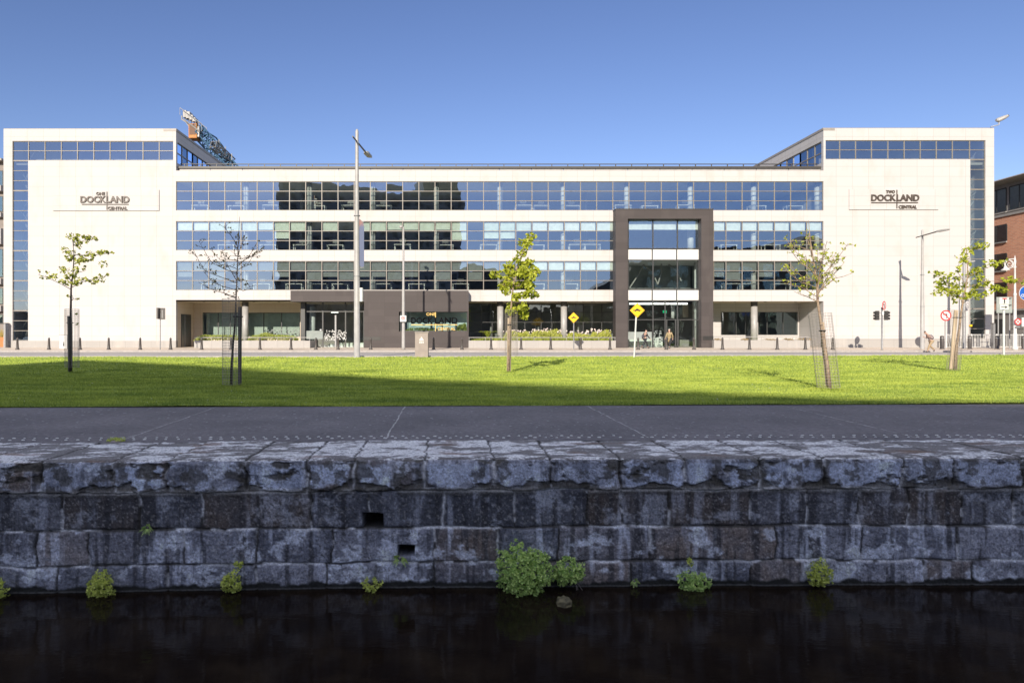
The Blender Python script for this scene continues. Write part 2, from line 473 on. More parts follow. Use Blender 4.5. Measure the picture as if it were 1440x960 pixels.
XL, XH = -62, 62
JC = extend(w_from_px([-20, 68, 165, 240, 347, 433, 497, 597, 695, 775, 875, 967, 1075, 1165, 1278, 1350, 1450]), XL, XH, .6, 1.0)
JA = extend(w_from_px([5, 96, 200, 286, 437, 520, 624, 725, 828, 876, 945, 1061, 1142, 1217, 1287, 1365, 1438]), XL, XH, .5, 1.1)
JB = extend(w_from_px([-30, 61, 131, 262, 362, 467, 611, 700, 786, 917, 1097, 1220, 1358, 1460]), XL, XH, .6, 1.2)
JD = extend(w_from_px([-20, 90, 240, 362, 460, 610, 760, 890, 1060, 1150, 1308, 1378, 1480]), XL, XH, .6, 1.3)
ZC, ZA, ZB, ZD = -0.39, -0.86, -1.285, -2.1
HOLES = [(524, 733, .118, .085), (571, 775, .10, .065)]


def quay_block(Xs, ds, name):
    LT = 1.46                       # depth of the coping stones
    s = np.concatenate([np.arange(0, LT, ds), LT + np.arange(0, 2.0, ds)])
    X, S = np.meshgrid(Xs, s)
    top = S < LT
    Z0 = np.where(top, 0.0, -(S - LT))
    yb = yfront(X)
    Y0 = np.where(top, yb + LT - S, yb)
    wob = (fbm(X * 3, S * 6, seed=5, oct=4) - .5) * .065
    wobz = (fbm(X * 2.2, S * 2, seed=9, oct=3) - .5) * .055
    zc = Z0 + np.where(top, 0, wobz)
    course = np.where(top, 0, np.where(zc > ZC, 0, np.where(zc > ZA, 1, np.where(zc > ZB, 2, 3)))).astype(int)
    dz = np.full(X.shape, 9.0)
    for zz in (ZC, ZA, ZB): dz = np.where(top, dz, np.minimum(dz, np.abs(zc - zz)))
    dz = np.where(top, np.minimum(dz, np.abs(S - 0.02)), dz)
    dx = np.full(X.shape, 9.0); bid = np.zeros(X.shape)
    for c, J in enumerate((JC, JA, JB, JD)):
        xx = X + wob * (1.0 if c else 1.3)
        k = np.searchsorted(J, xx); k = np.clip(k, 1, len(J) - 1)
        d = np.minimum(np.abs(xx - J[k - 1]), np.abs(J[k] - xx))
        dx = np.where(course == c, d, dx); bid = np.where(course == c, k + 100 * c, bid)
    dj = np.minimum(dx, dz)
    rb = _hash(bid, bid * 3 + 1, bid * 0, 3); rb2 = _hash(bid, bid + 5, bid * 0, 8); rb3 = _hash(bid * 7, bid + 2, bid * 0, 18)
    n1 = fbm(X * 5, S * 5, seed=20, oct=5, gain=.6)
    n2 = fbm(X * 22, S * 22, seed=30, oct=4, gain=.6)
    n3 = fbm(X * 1.3, S * 1.3, seed=44, oct=4)
    rid = 1 - np.abs(fbm(X * 3.2, S * 5, seed=61, oct=4) * 2 - 1)
    jw = 0.003 + 0.012 * np.clip(n3 * 1.6 - .4, 0, 1)
    groove = np.exp(-(dj / (jw + .006)) ** 2)
    edge = np.exp(-(dj / 0.035) ** 2)
    disp = (n1 - .5) * .030 + (n2 - .5) * .026 + (rb - .5) * .022 - groove * .022 - edge * .006
    disp += np.where(course == 1, -.018, 0) + np.where(course == 2, .0, 0) + np.where(course == 3, .012, 0)
    cop = (~top) & (course == 0)
    chip = sstep(.47, .56, fbm(X * 2.4, S * 5.5, seed=71, oct=6, gain=.6) + .10 * np.exp(-(dx / .05) ** 2) + .18 * np.exp(-((Z0 - ZC) / .06) ** 2) - .11)
    disp = np.where(cop, disp * .6 + (rid - .6) * .012 - chip * .032 + .035 - .022 * np.exp(-(dx / .03) ** 2), disp)
    disp = np.where(top, (n1 - .5) * .016 + (n2 - .5) * .006 - groove * .014 - edge * .004 + (rb - .5) * .012, disp)
    # mortar ledge spilling out below the coping
    led = np.exp(-((Z0 - ZC + .015) / .04) ** 2) * (~top) * sstep(.45, .6, n3 + .2 * n2)
    disp += led * .03
    # open drain holes in the masonry
    hole = np.zeros(X.shape)
    for hx, hy, hw, hh in HOLES:
        cx = (hx - PX) / F * 8.42; cz = gz(hy, 8.42)
        m = sstep(1.12, .92, np.maximum(np.abs(X - cx + wob * .3) / hw, np.abs(Z0 - cz + wob * .25) / hh)) * (~top)
        hole = np.maximum(hole, m)
    disp -= hole * .32
    # the rounded nose
    dn = np.clip(1 - np.abs(S - LT) / (.055 + .03 * n3), 0, 1)
    ny = np.where(top, -0.0, -1.0); nz = np.where(top, 1.0, 0.0)
    Yp = Y0 + ny * disp; Zp = Z0 + nz * disp
    Yp = np.where(top, Yp + dn ** 2 * .022, Yp + dn ** 2 * .022); Zp = Zp - dn ** 2 * .022
    # ---------------- stone colour
    def C(r, g, b): return np.stack([np.full(X.shape, r), np.full(X.shape, g), np.full(X.shape, b)], -1)
    def mix(a, b, t): return a * (1 - t[..., None]) + b * t[..., None]
    base = mix(C(.080, .085, .105), C(.19, .195, .225), np.clip(rb2 * .75 + (n1 - .5) * 1.4, 0, 1))
    base = mix(base, C(.105, .080, .062), sstep(.55, .9, rb3) * .75 * np.clip(n1 * 1.6, 0, 1))
    base = np.where((course == 1)[..., None], base * .55, base)
    st = fbm(X * 9, S * 1.1, seed=81, oct=4)                     # weather streaks run down the face
    vert = ~top
    base = mix(base, C(.34, .36, .42), sstep(.54, .72, st) * vert * np.where(course == 1, .3, .6) * sstep(.35, .6, n3 + .15))
    base = mix(base, C(.025, .025, .030), sstep(.55, .72, fbm(X * 13, S * .9, seed=91, oct=4)) * vert * .7)
    blot = sstep(.56, .66, fbm(X * 3.5, S * 4.5, seed=101, oct=6, gain=.62))
    base = mix(base, C(.34, .36, .41), blot * vert * np.where(course == 1, .3, .7))
    pit = sstep(.60, .70, fbm(X * 30, S * 30, seed=111, oct=3))
    base = mix(base, C(.035, .034, .036), pit * .35)
    spk = sstep(.66, .74, fbm(X * 45, S * 45, seed=121, oct=2))
    base = mix(base, C(.34, .33, .32), spk * vert * .22)
    # clean broken faces of the coping
    fresh = cop * (1 - chip) * sstep(.30, .42, fbm(X * 2.1, S * 3.0, seed=131, oct=5, gain=.5) + .3 * (rb2 - .4)) * sstep(.035, .06, dx + .05 * (n1 - .5)) * sstep(.045, .08, -(Z0) + .06 * (n1 - .5)) * sstep(.02, .06, Z0 - ZC + .10 * (n1 - .45))
    base = mix(base, mix(C(.24, .27, .345), C(.34, .375, .46), np.clip(rb * 1.2 + n1 - .5, 0, 1)), fresh * (.25 + .6 * rb3) * sstep(.25, .5, n1 + .12))
    base = mix(base, C(.045, .042, .038), cop * sstep(.52, .62, fbm(X * 6, S * 6, seed=331, oct=5, gain=.65)) * .75)
    base = mix(base, C(.05, .046, .038), cop * chip * .8 * sstep(.35, .5, n1 + .1))
    crk = np.exp(-(np.abs(fbm(X * 1.9, S * 2.3, seed=301, oct=6, gain=.6) - .5) / .0035) ** 2) * sstep(.5, .6, fbm(X * .9, S * 1.2, seed=311, oct=2))
    base = mix(base, C(.02, .02, .02), crk * .8)
    # top of the coping: pale, flaking, stained darker towards its front
    pale = sstep(.46, .54, fbm(X * 2.2 + S * .8, S * 5.0, seed=141, oct=7, gain=.72))
    tcol = mix(C(.11, .105, .105), C(.37, .37, .385), pale)
    tcol = mix(tcol, C(.10, .065, .045), sstep(.62, .78, fbm(X * 1.2, S * 3, seed=151, oct=5)) * .8)
    tcol = mix(tcol, C(.09, .088, .088), pit * .6)
    base = np.where(top[..., None], tcol, base)
    jcol = mix(C(.03, .028, .025), C(.33, .335, .35), sstep(.46, .58, fbm(X * 3.6, S * 4.1, seed=161, oct=5)) * vert)
    base = mix(base, jcol, np.clip(groove * 1.3, 0, 1) * np.where(top, .85, .85))
    base = mix(base, C(.20, .195, .19), led * .6)
    base = np.clip(.15 * (base * 1.6 / .15) ** 1.2, 0, .7)
    wl = -1.53 + (fbm(X * 6, X * 0, seed=171, oct=4) - .5) * .10
    base = mix(base, C(.012, .013, .012), sstep(wl + .02, wl - .02, Z0) * vert)
    line = np.exp(-((Z0 + 1.585) / .008) ** 2)
    base = mix(base, C(.15, .15, .15), line * .6 * vert)
    base = mix(base, C(.02, .018, .016), hole)
    ny_, nx_ = X.shape
    idx = np.arange(ny_ * nx_).reshape(ny_, nx_)
    quads = np.stack([idx[:-1, :-1], idx[1:, :-1], idx[1:, 1:], idx[:-1, 1:]], -1)
    V = np.stack([X, Yp, Zp], -1)
    return V.reshape(-1, 3), base.reshape(-1, 3), quads, s


def np_mesh(name, V, Q, cols=None, m=None, smooth=True):
    me = bpy.data.meshes.new(name)
    used = np.unique(Q); remap = np.full(len(V), -1); remap[used] = np.arange(len(used))
    V = V[used]; Q = remap[Q]; k = Q.shape[1]
    me.vertices.add(len(V)); me.vertices.foreach_set('co', V.astype(np.float32).ravel())
    me.loops.add(Q.size); me.loops.foreach_set('vertex_index', Q.astype(np.int32).ravel())
    me.polygons.add(len(Q)); me.polygons.foreach_set('loop_start', np.arange(0, Q.size, k, dtype=np.int32))
    me.polygons.foreach_set('loop_total', np.full(len(Q), k, dtype=np.int32))
    me.polygons.foreach_set('use_smooth', np.full(len(Q), smooth))
    me.update(calc_edges=True)
    if cols is not None:
        a = me.attributes.new('stone', 'FLOAT_COLOR', 'POINT')
        a.data.foreach_set('color', np.concatenate([cols[used], np.ones((len(V), 1))], 1).astype(np.float32).ravel())
    if m is not None: me.materials.append(M[m] if isinstance(m, str) else m)
    return me


m, nt, out = mat('quay_stone')
b = node(nt, 'ShaderNodeBsdfPrincipled', Roughness=0.85)
at = node(nt, 'ShaderNodeAttribute', _attribute_name='stone')
geo = node(nt, 'ShaderNodeNewGeometry')
nz = node(nt, 'ShaderNodeTexNoise', Scale=38, Detail=8, Roughness=0.78); nt.links.new(geo.outputs['Position'], nz.inputs['Vector'])
mr = node(nt, 'ShaderNodeMapRange'); mr.inputs['From Min'].default_value = .3; mr.inputs['From Max'].default_value = .7
mr.inputs['To Min'].default_value = .32; mr.inputs['To Max'].default_value = 1.85; nt.links.new(nz.outputs[0], mr.inputs[0])
vm = node(nt, 'ShaderNodeVectorMath', _operation='SCALE'); nt.links.new(at.outputs['Color'], vm.inputs[0]); nt.links.new(mr.outputs[0], vm.inputs['Scale'])
nt.links.new(vm.outputs[0], b.inputs['Base Color'])
bp = node(nt, 'ShaderNodeBump', Strength=1.0, Distance=0.022); nt.links.new(nz.outputs[0], bp.inputs['Height']); nt.links.new(bp.outputs[0], b.inputs['Normal'])
nt.links.new(b.outputs[0], out.inputs[0]); M['quay'] = m

wall = thing('quay_wall', 'dark weathered stone quay wall rising from the black water with broad coping stones on top', 'wall', (0, 8.4, 0))
tops, fronts = [], []
for rng_, ds in (((-62, -11), .09), ((-11, -6.8), .025), ((-6.8, 8.6), .0105), ((8.6, 14), .025), ((14, 62), .09)):
    Xs = np.arange(rng_[0], rng_[1] + ds * .5, ds); Xs[-1] = rng_[1]
    V, Cc, Q, s = quay_block(Xs, ds, 'q')
    V = V - np.array([0, 8.4, 0])
    zc_row = (s[:-1] < 1.46 + .39 - ds * .5)
    tops.append((V, Cc, Q[zc_row].reshape(-1, 4))); fronts.append((V, Cc, Q[~zc_row].reshape(-1, 4)))


def joinparts(l):
    o = 0; Vs, Cs, Qs = [], [], []
    for V, Cc, Q in l: Vs.append(V); Cs.append(Cc); Qs.append(Q + o); o += len(V)
    return np.concatenate(Vs), np.concatenate(Cs), np.concatenate(Qs)


for nm, l in (('coping', tops), ('masonry', fronts)):
    V, Cc, Q = joinparts(l)
    me = np_mesh(nm, V, Q, Cc, 'quay'); o = bpy.data.objects.new(nm, me); COL.objects.link(o); o.parent = wall

# ------------------------------------------------------------------ ground, water, path, lawn, road, pavement


def gfront(X): return np.interp(X, [-60, -9.3, 12.5, 60], [12.6, 14.17, 14.88, 16.5])      # path / lawn edge
def gback(X): return np.interp(X, [-60, -28, 0, 40, 60], [43.0, 43.4, 43.4, 47.5, 49.0])    # lawn / road edge
def kerbf(X): return np.interp(X, [-60, 60], [55.0, 55.0])


def strip(name, fa, fb, z, m, xs=None, ny=2, za=None):
    xs = np.linspace(-60, 60, 121) if xs is None else xs
    T = np.linspace(0, 1, ny)
    X, TT = np.meshgrid(xs, T)
    Y = fa(X) * (1 - TT) + fb(X) * TT
    Z = np.full(X.shape, z) if za is None else z * (1 - TT) + za * TT
    idx = np.arange(X.size).reshape(X.shape)
    Q = np.stack([idx[:-1, :-1], idx[:-1, 1:], idx[1:, 1:], idx[1:, :-1]], -1).reshape(-1, 4)
    me = np_mesh(name, np.stack([X, Y, Z], -1).reshape(-1, 3), Q, None, m, smooth=False)
    o = bpy.data.objects.new(name, me); COL.objects.link(o)
    return struct(o)


# asphalt of the quayside path
m, nt, out = mat('path_asphalt')
b = node(nt, 'ShaderNodeBsdfPrincipled', Roughness=0.8)
geo = node(nt, 'ShaderNodeNewGeometry')
n1 = node(nt, 'ShaderNodeTexNoise', Scale=0.7, Detail=7); nt.links.new(geo.outputs['Position'], n1.inputs['Vector'])
r1 = node(nt, 'ShaderNodeValToRGB'); r1.color_ramp.elements[0].position = .35; r1.color_ramp.elements[0].color = (.095, .088, .095, 1)
r1.color_ramp.elements[1].position = .65; r1.color_ramp.elements[1].color = (.138, .127, .135, 1); nt.links.new(n1.outputs[0], r1.inputs[0])
n2 = node(nt, 'ShaderNodeTexNoise', Scale=9, Detail=10, Roughness=.9); nt.links.new(geo.outputs['Position'], n2.inputs['Vector'])
r2 = node(nt, 'ShaderNodeMapRange'); r2.inputs['From Min'].default_value = .35; r2.inputs['From Max'].default_value = .65
r2.inputs['To Min'].default_value = .35; r2.inputs['To Max'].default_value = 1.75; nt.links.new(n2.outputs[0], r2.inputs[0])
vs = node(nt, 'ShaderNodeVectorMath', _operation='SCALE'); nt.links.new(r1.outputs[0], vs.inputs[0]); nt.links.new(r2.outputs[0], vs.inputs['Scale'])
vo = node(nt, 'ShaderNodeTexVoronoi', Scale=11.0); nt.links.new(geo.outputs['Position'], vo.inputs['Vector'])
r3 = node(nt, 'ShaderNodeValToRGB'); r3.color_ramp.elements[0].position = .05; r3.color_ramp.elements[0].color = (1, 1, 1, 1)
r3.color_ramp.elements[1].position = .13; r3.color_ramp.elements[1].color = (0, 0, 0, 1); nt.links.new(vo.outputs['Distance'], r3.inputs[0])
n4 = node(nt, 'ShaderNodeTexNoise', Scale=1.6, Detail=3); nt.links.new(geo.outputs['Position'], n4.inputs['Vector'])
r4 = node(nt, 'ShaderNodeMapRange'); r4.inputs['From Min'].default_value = .35; r4.inputs['From Max'].default_value = .7; nt.links.new(n4.outputs[0], r4.inputs[0])
ml = node(nt, 'ShaderNodeMath', _operation='MULTIPLY'); nt.links.new(r3.outputs[0], ml.inputs[0]); nt.links.new(r4.outputs[0], ml.inputs[1])
mx = node(nt, 'ShaderNodeMix', _data_type='RGBA'); nt.links.new(ml.outputs[0], mx.inputs[0]); nt.links.new(vs.outputs[0], mx.inputs[6]); mx.inputs[7].default_value = (.32, .32, .33, 1)
nt.links.new(mx.outputs[2], b.inputs['Base Color'])
bp = node(nt, 'ShaderNodeBump', Strength=.5, Distance=.01); nt.links.new(n2.outputs[0], bp.inputs['Height']); nt.links.new(bp.outputs[0], b.inputs['Normal'])
nt.links.new(b.outputs[0], out.inputs[0]); M['asphalt'] = m
M['road'] = surf('road_asphalt', (.36, .33, .31), .8, (.28, .26, .245), scale=1.2, bump=.2, stretch=(.15, 1, 1))
M['paving'] = cladding('pavement_slabs', (.56, .47, .38), (.42, .35, .28), .9, .6, (.40, .33, .27))
M['kerb'] = surf('granite_kerb', (.36, .33, .31), .7, (.28, .26, .25), scale=4)
M['seam'] = surf('path_seam_filler', (.45, .44, .43), .7, (.20, .20, .20), scale=9, lo=.4, hi=.55)
M['paint'] = surf('road_paint', (.55, .55, .54), .6, (.35, .33, .32), scale=5, lo=.3, hi=.5)
M['yline'] = surf('yellow_line_paint', (.45, .33, .16), .6, (.30, .24, .17), scale=5)
M['soil'] = surf('lawn_soil', (.24, .31, .04), .95, (.16, .22, .03), scale=6, bump=.4)
M['ground'] = surf('distant_ground', (.16, .15, .14), .9, (.10, .11, .08), scale=.05)

strip('subsoil', lambda X: yfront(X) + .6, lambda X: 0 * X + 66, -.06, 'soil')
strip('quay_path', lambda X: yfront(X) + 1.36, gfront, 0.0, 'asphalt', ny=2)
strip('road', gback, kerbf, 0.0, 'road')
# the back bank of the basin and everything out to the horizon: one sheet round the basin
g = MB()
for x0, x1, y0, y1 in ((-1500, -60, -1500, 1500), (60, 1500, -1500, 1500), (-60, 60, 64, 1500), (-60, 60, -1500, .3)):
    g.add([(x0, y0, -.02), (x1, y0, -.02), (x1, y1, -.02), (x0, y1, -.02)], [(0, 1, 2, 3)])
struct(g.build('ground', 'ground'))
g = MB(); g.box(-60, 60, -.1, .3, -3, .0)
tag(g.build('near_quay_wall'[5:], 'quay'), 'stone quay wall on the near side of the basin below the viewpoint', 'wall')

m, nt, out = mat('basin_water')
b = node(nt, 'ShaderNodeBsdfPrincipled', Roughness=0.05, IOR=1.33); b.inputs['Specular IOR Level'].default_value = .16
geo = node(nt, 'ShaderNodeNewGeometry')
mp = node(nt, 'ShaderNodeMapping'); mp.inputs['Scale'].default_value = (2.0, 5.0, 1); mp.inputs['Rotation'].default_value = (0, 0, R(18)); nt.links.new(geo.outputs['Position'], mp.inputs[0])
n1 = node(nt, 'ShaderNodeTexNoise', Scale=2.2, Detail=4, Roughness=.55); nt.links.new(mp.outputs[0], n1.inputs['Vector'])
n2 = node(nt, 'ShaderNodeTexNoise', Scale=.35, Detail=2); nt.links.new(geo.outputs['Position'], n2.inputs['Vector'])
ml = node(nt, 'ShaderNodeMath', _operation='MULTIPLY'); nt.links.new(n1.outputs[0], ml.inputs[0]); nt.links.new(n2.outputs[0], ml.inputs[1])
bp = node(nt, 'ShaderNodeBump', Strength=.14, Distance=.03); nt.links.new(ml.outputs[0], bp.inputs['Height']); nt.links.new(bp.outputs[0], b.inputs['Normal'])
n3 = node(nt, 'ShaderNodeTexNoise', Scale=1.3, Detail=8, Roughness=.65); nt.links.new(geo.outputs['Position'], n3.inputs['Vector'])
r1 = node(nt, 'ShaderNodeValToRGB'); r1.color_ramp.elements[0].position = .45; r1.color_ramp.elements[0].color = (.009, .006, .0045, 1)
r1.color_ramp.elements[1].position = .75; r1.color_ramp.elements[1].color = (.024, .017, .011, 1); nt.links.new(n3.outputs[0], r1.inputs[0])
nt.links.new(r1.outputs[0], b.inputs['Base Color'])
nt.links.new(b.outputs[0], out.inputs[0]); M['water'] = m
g = MB(); g.add([(-62, 0, -1.6), (62, 0, -1.6), (62, 9.3, -1.6), (-62, 9.3, -1.6)], [(0, 1, 2, 3)])
struct(g.build('water', 'water'))

# seams and reflective dots on the path
g = MB()
for (xa, xb) in ((-13.2, -13.0), (-8.9, -8.9), (-4.87, -4.72), (-.94, -.93), (2.92, 2.95), (7.1, 6.9), (11.2, 11.2)):
    ya, yb = float(gfront(xa)) - .05, float(yfront(xb)) + 1.55
    n = 26
    pts = [(xa + (xb - xa) * i / n + random.uniform(-.012, .012), ya + (yb - ya) * i / n) for i in range(n + 1)]
    for (p, q) in zip(pts, pts[1:]):
        w = random.uniform(.006, .015)
        g.add([(p[0] - w, p[1], .004), (q[0] - w, q[1], .004), (q[0] + w, q[1], .004), (p[0] + w, p[1], .004)], [(0, 1, 2, 3)])
struct(g.build('path_seams', 'seam'))
g = MB()
i = 0; x = -12.0
while x < 14:
    for row in (0, 1):
        if random.random() < .06: continue
        cx = x + row * .09 + random.uniform(-.012, .012); cy = float(yfront(cx)) + 1.60 + row * .17 + random.uniform(-.01, .01)
        r = random.uniform(.015, .026)
        vs = [(cx + r * math.cos(t) * 1.2, cy + r * math.sin(t), .004) for t in [k * PI / 4 for k in range(8)]]
        vs2 = [(cx + r * .6 * math.cos(t) * 1.2, cy + r * .6 * math.sin(t), .016) for t in [k * PI / 4 for k in range(8)]]
        g.add(vs + vs2, [(k, (k + 1) % 8, (k + 1) % 8 + 8, k + 8) for k in range(8)] + [tuple(range(8, 16))])
    x += .158
tag(g.build('warning_studs', 'white'), 'rows of small pale raised warning studs along the path edge behind the coping', 'paving studs', kind='stuff')

g = MB()
for i in range(1500):
    cx = random.uniform(-11, 15); f = random.random() ** 1.3; ya, yb = float(yfront(cx)) + 1.5, float(gfront(cx)) - .05; cy = ya + (yb - ya) * f; r = random.uniform(.006, .016) * (1 + f)
    if fbm(np.array([cx * .8]), np.array([cy * .8]), seed=401, oct=2)[0] < .45 and i % 3: continue
    g.add([(cx + r * math.cos(t) * random.uniform(.7, 1.4), cy + r * math.sin(t) * 1.6, .004) for t in [k * PI / 3 for k in range(6)]], [(0, 1, 2, 3, 4, 5)])
tag(g.build('grit', surf('pale_grit', (.36, .36, .37), .8, (.2, .2, .21), scale=20), None), 'pale grit and worn chippings scattered over the dark asphalt path', 'grit', kind='stuff')
# kerbs, pavement
g = MB()
xs = np.linspace(-60, 60, 61)
for a, c in zip(xs, xs[1:]):
    ya, yb = float(gback(a)), float(gback(c))
    g.add([(a, ya - .28, 0), (c, yb - .28, 0), (c, yb, 0), (a, ya, 0), (a, ya - .28, .10), (c, yb - .28, .10), (c, yb, .10), (a, ya, .10)],
          [(4, 5, 6, 7), (0, 1, 5, 4), (2, 3, 7, 6)])
struct(g.build('lawn_kerb', 'kerb'))
g = MB()
x = -60
while x < 60:
    g.box(x, x + .896, 55.0, 55.30, -.1, .12); x += .9
struct(g.build('kerb', 'kerb'))
strip('pavement', lambda X: 0 * X + 55.3, lambda X: 0 * X + 69.5, .118, 'paving', za=.22)
g = MB()
g.add([(-60, 54.4, .004), (60, 54.4, .004), (60, 54.5, .004), (-60, 54.5, .004)], [(0, 1, 2, 3)])
g.add([(-60, 54.15, .004), (60, 54.15, .004), (60, 54.25, .004), (-60, 54.25, .004)], [(0, 1, 2, 3)])
struct(g.build('yellow_road_lines', 'yline'))
g = MB(); x = -58
while x < 60:
    g.add([(x, 49.2, .004), (x + 3, 49.2, .004), (x + 3, 49.35, .004), (x, 49.35, .004)], [(0, 1, 2, 3)]); x += 6
struct(g.build('road_markings', 'paint'))

# lawn: a gently uneven base and real blades
xs = np.arange(-42, 50, .4)


def lawn_z(X, Y): return .02 + (fbm(X * .35, Y * .35, seed=201, oct=3) - .5) * .07


T = np.linspace(0, 1, 70); X, TT = np.meshgrid(xs, T)
Y = gfront(X) * (1 - TT) + (gback(X) - .28) * TT
Z = lawn_z(X, Y)
idx = np.arange(X.size).reshape(X.shape)
Q = np.stack([idx[:-1, :-1], idx[:-1, 1:], idx[1:, 1:], idx[1:, :-1]], -1).reshape(-1, 4)
o = bpy.data.objects.new('lawn', np_mesh('lawn', np.stack([X, Y, Z], -1).reshape(-1, 3), Q, None, 'soil')); COL.objects.link(o); struct(o)
strip('lawn_far', lambda X: gfront(X), lambda X: gback(X) - .28, -.005, 'soil')['kind'] = 'structure'

m, nt, out = mat('grass_blades')
geo = node(nt, 'ShaderNodeNewGeometry')
n1 = node(nt, 'ShaderNodeTexNoise', Scale=.8, Detail=6, Roughness=.6)
mp = node(nt, 'ShaderNodeMapping'); mp.inputs['Scale'].default_value = (.6, 1.6, 1); nt.links.new(geo.outputs['Position'], mp.inputs[0])
nt.links.new(mp.outputs[0], n1.inputs['Vector'])
n2 = node(nt, 'ShaderNodeTexNoise', Scale=25, Detail=2); nt.links.new(geo.outputs['Position'], n2.inputs['Vector'])
ad = node(nt, 'ShaderNodeMath', _operation='ADD'); nt.links.new(n1.outputs[0], ad.inputs[0]); nt.links.new(n2.outputs[0], ad.inputs[1])
r1 = node(nt, 'ShaderNodeValToRGB'); r1.color_ramp.elements[0].position = .80 / 2; r1.color_ramp.elements[0].color = (.12, .19, .030, 1)
r1.color_ramp.elements[1].position = 1.2 / 2; r1.color_ramp.elements[1].color = (.42, .485, .08, 1)
hf = node(nt, 'ShaderNodeMath', _operation='MULTIPLY'); hf.inputs[1].default_value = .5; nt.links.new(ad.outputs[0], hf.inputs[0]); nt.links.new(hf.outputs[0], r1.inputs[0])
b = node(nt, 'ShaderNodeBsdfPrincipled', Roughness=.6); t = node(nt, 'ShaderNodeBsdfTranslucent')
b.inputs['Specular IOR Level'].default_value = .25
nt.links.new(r1.outputs[0], b.inputs['Base Color']); nt.links.new(r1.outputs[0], t.inputs[0])
mx = node(nt, 'ShaderNodeMixShader'); mx.inputs[0].default_value = .15; nt.links.new(b.outputs[0], mx.inputs[1]); nt.links.new(t.outputs[0], mx.inputs[2])
nt.links.new(mx.outputs[0], out.inputs[0]); M['grass'] = m


def grass(n, d0, d1, hgt, wid, seed):
    r = np.random.default_rng(seed)
    u = r.random(n)
    D = 1 / (1 / d0 + u * (1 / d1 - 1 / d0))            # density falls with the square of distance
    X = (r.random(n) * 1.40 - .20) * 1440; X = (X - PX) / F * D
    f, bk = gfront(X), gback(X) - .3
    ok = (D > f - .02 - .10 * (fbm(X * 5, X * 0, seed=301, oct=3) - .45)) & (D < bk); D = D[ok]; X = X[ok]; n = len(X)
    z = lawn_z(X, D) - .005
    k = D / d0
    h = hgt * (0.6 + .8 * r.random(n)) * k ** .25 * (.6 + .8 * fbm(X * .9, D * .9, seed=211, oct=3)); w = wid * k ** .9 * (.7 + .6 * r.random(n))
    a = (r.random(n) - .5) * 1.5; lean = (r.random((n, 2)) - .5) * h[:, None] * 1.3
    B = np.stack([X, D, z], 1); dx = np.stack([np.cos(a) * w, np.sin(a) * w, 0 * w], 1)
    tip = B + np.stack([lean[:, 0], lean[:, 1], h], 1)
    V = np.stack([B - dx, B + dx, tip], 1).reshape(-1, 3)
    return V


def tuft(x, D, n, rad, hgt, seed):
    r = np.random.default_rng(seed); u = r.random(n) * 2 * PI; q = rad * np.sqrt(r.random(n)); X = x + q * np.cos(u) * 1.7; Y = D + q * np.sin(u)
    z = lawn_z(X, Y) - .01; a = (r.random(n) - .5) * 1.6; w = .009; h = hgt * (.4 + r.random(n)) * (1.1 - q / rad * .7); ln = (r.random((n, 2)) - .5) * h[:, None] * 1.5
    B = np.stack([X, Y, z], 1); dx = np.stack([np.cos(a) * w, np.sin(a) * w, 0 * a], 1)
    return np.stack([B - dx, B + dx, B + np.stack([ln[:, 0], ln[:, 1], h], 1)], 1).reshape(-1, 3)


V = np.concatenate([tuft(gx(x, D), D, n_, r_, h_, i) for i, (x, D, n_, r_, h_) in enumerate(((330, 18.6, 2600, .55, .14), (1166, 18.1, 2200, .42, .13), (716, 26.1, 800, .25, .10), (99, 26.0, 900, .3, .11), (1342, 27.5, 900, .3, .11)))] + [grass(280000, 13.9, 24, .045, .006, 1), grass(240000, 20, 48, .055, .012, 2)])
Q = np.arange(len(V)).reshape(-1, 3)
o = bpy.data.objects.new('grass', np_mesh('grass', V, Q, None, 'grass', smooth=False)); COL.objects.link(o)
tag(o, 'short mown grass of the lawn between path and road, half in shade', 'grass', kind='stuff')
# daisies
r = np.random.default_rng(5); g = MB()
for i in range(420):
    D = 1 / (1 / 14.5 + r.random() * (1 / 30 - 1 / 14.5)); x = gx(r.random() * 1500 - 30, D)
    if fbm(np.array([x * .35]), np.array([D * .35]), seed=7, oct=2)[0] < .5: continue
    if D < gfront(x) + .1: continue
    z = float(lawn_z(np.array([x]), np.array([D]))[0]) + .05; s = .012 + .006 * r.random()
    g.add([(x + s * math.cos(k * PI / 3), D + s * math.sin(k * PI / 3), z + random.uniform(-.004, .004)) for k in range(6)], [(0, 1, 2, 3, 4, 5)])
tag(g.build('daisies', 'white'), 'tiny white daisies scattered over the shaded lawn', 'daisies', kind='stuff')

# ------------------------------------------------------------------ the office building
FY = 64.0
bld = thing('office_building', 'long cream stone office building with window bands, two taller end wings and dark entrances', 'building', (0, FY, .1))
NCOL, X0, PITCH = 40, 247.5, 22.7625
def colx(k): return X0 + PITCH * k
ROWS = {3: (255, 296), 2: (311, 352), 1: (367, 408)}


def wbox(g, xa, xb, ya, yb, f=0.0, d=.35): g.box(BX(xa), BX(xb), FY + f, FY + f + d, BZ(yb), BZ(ya))


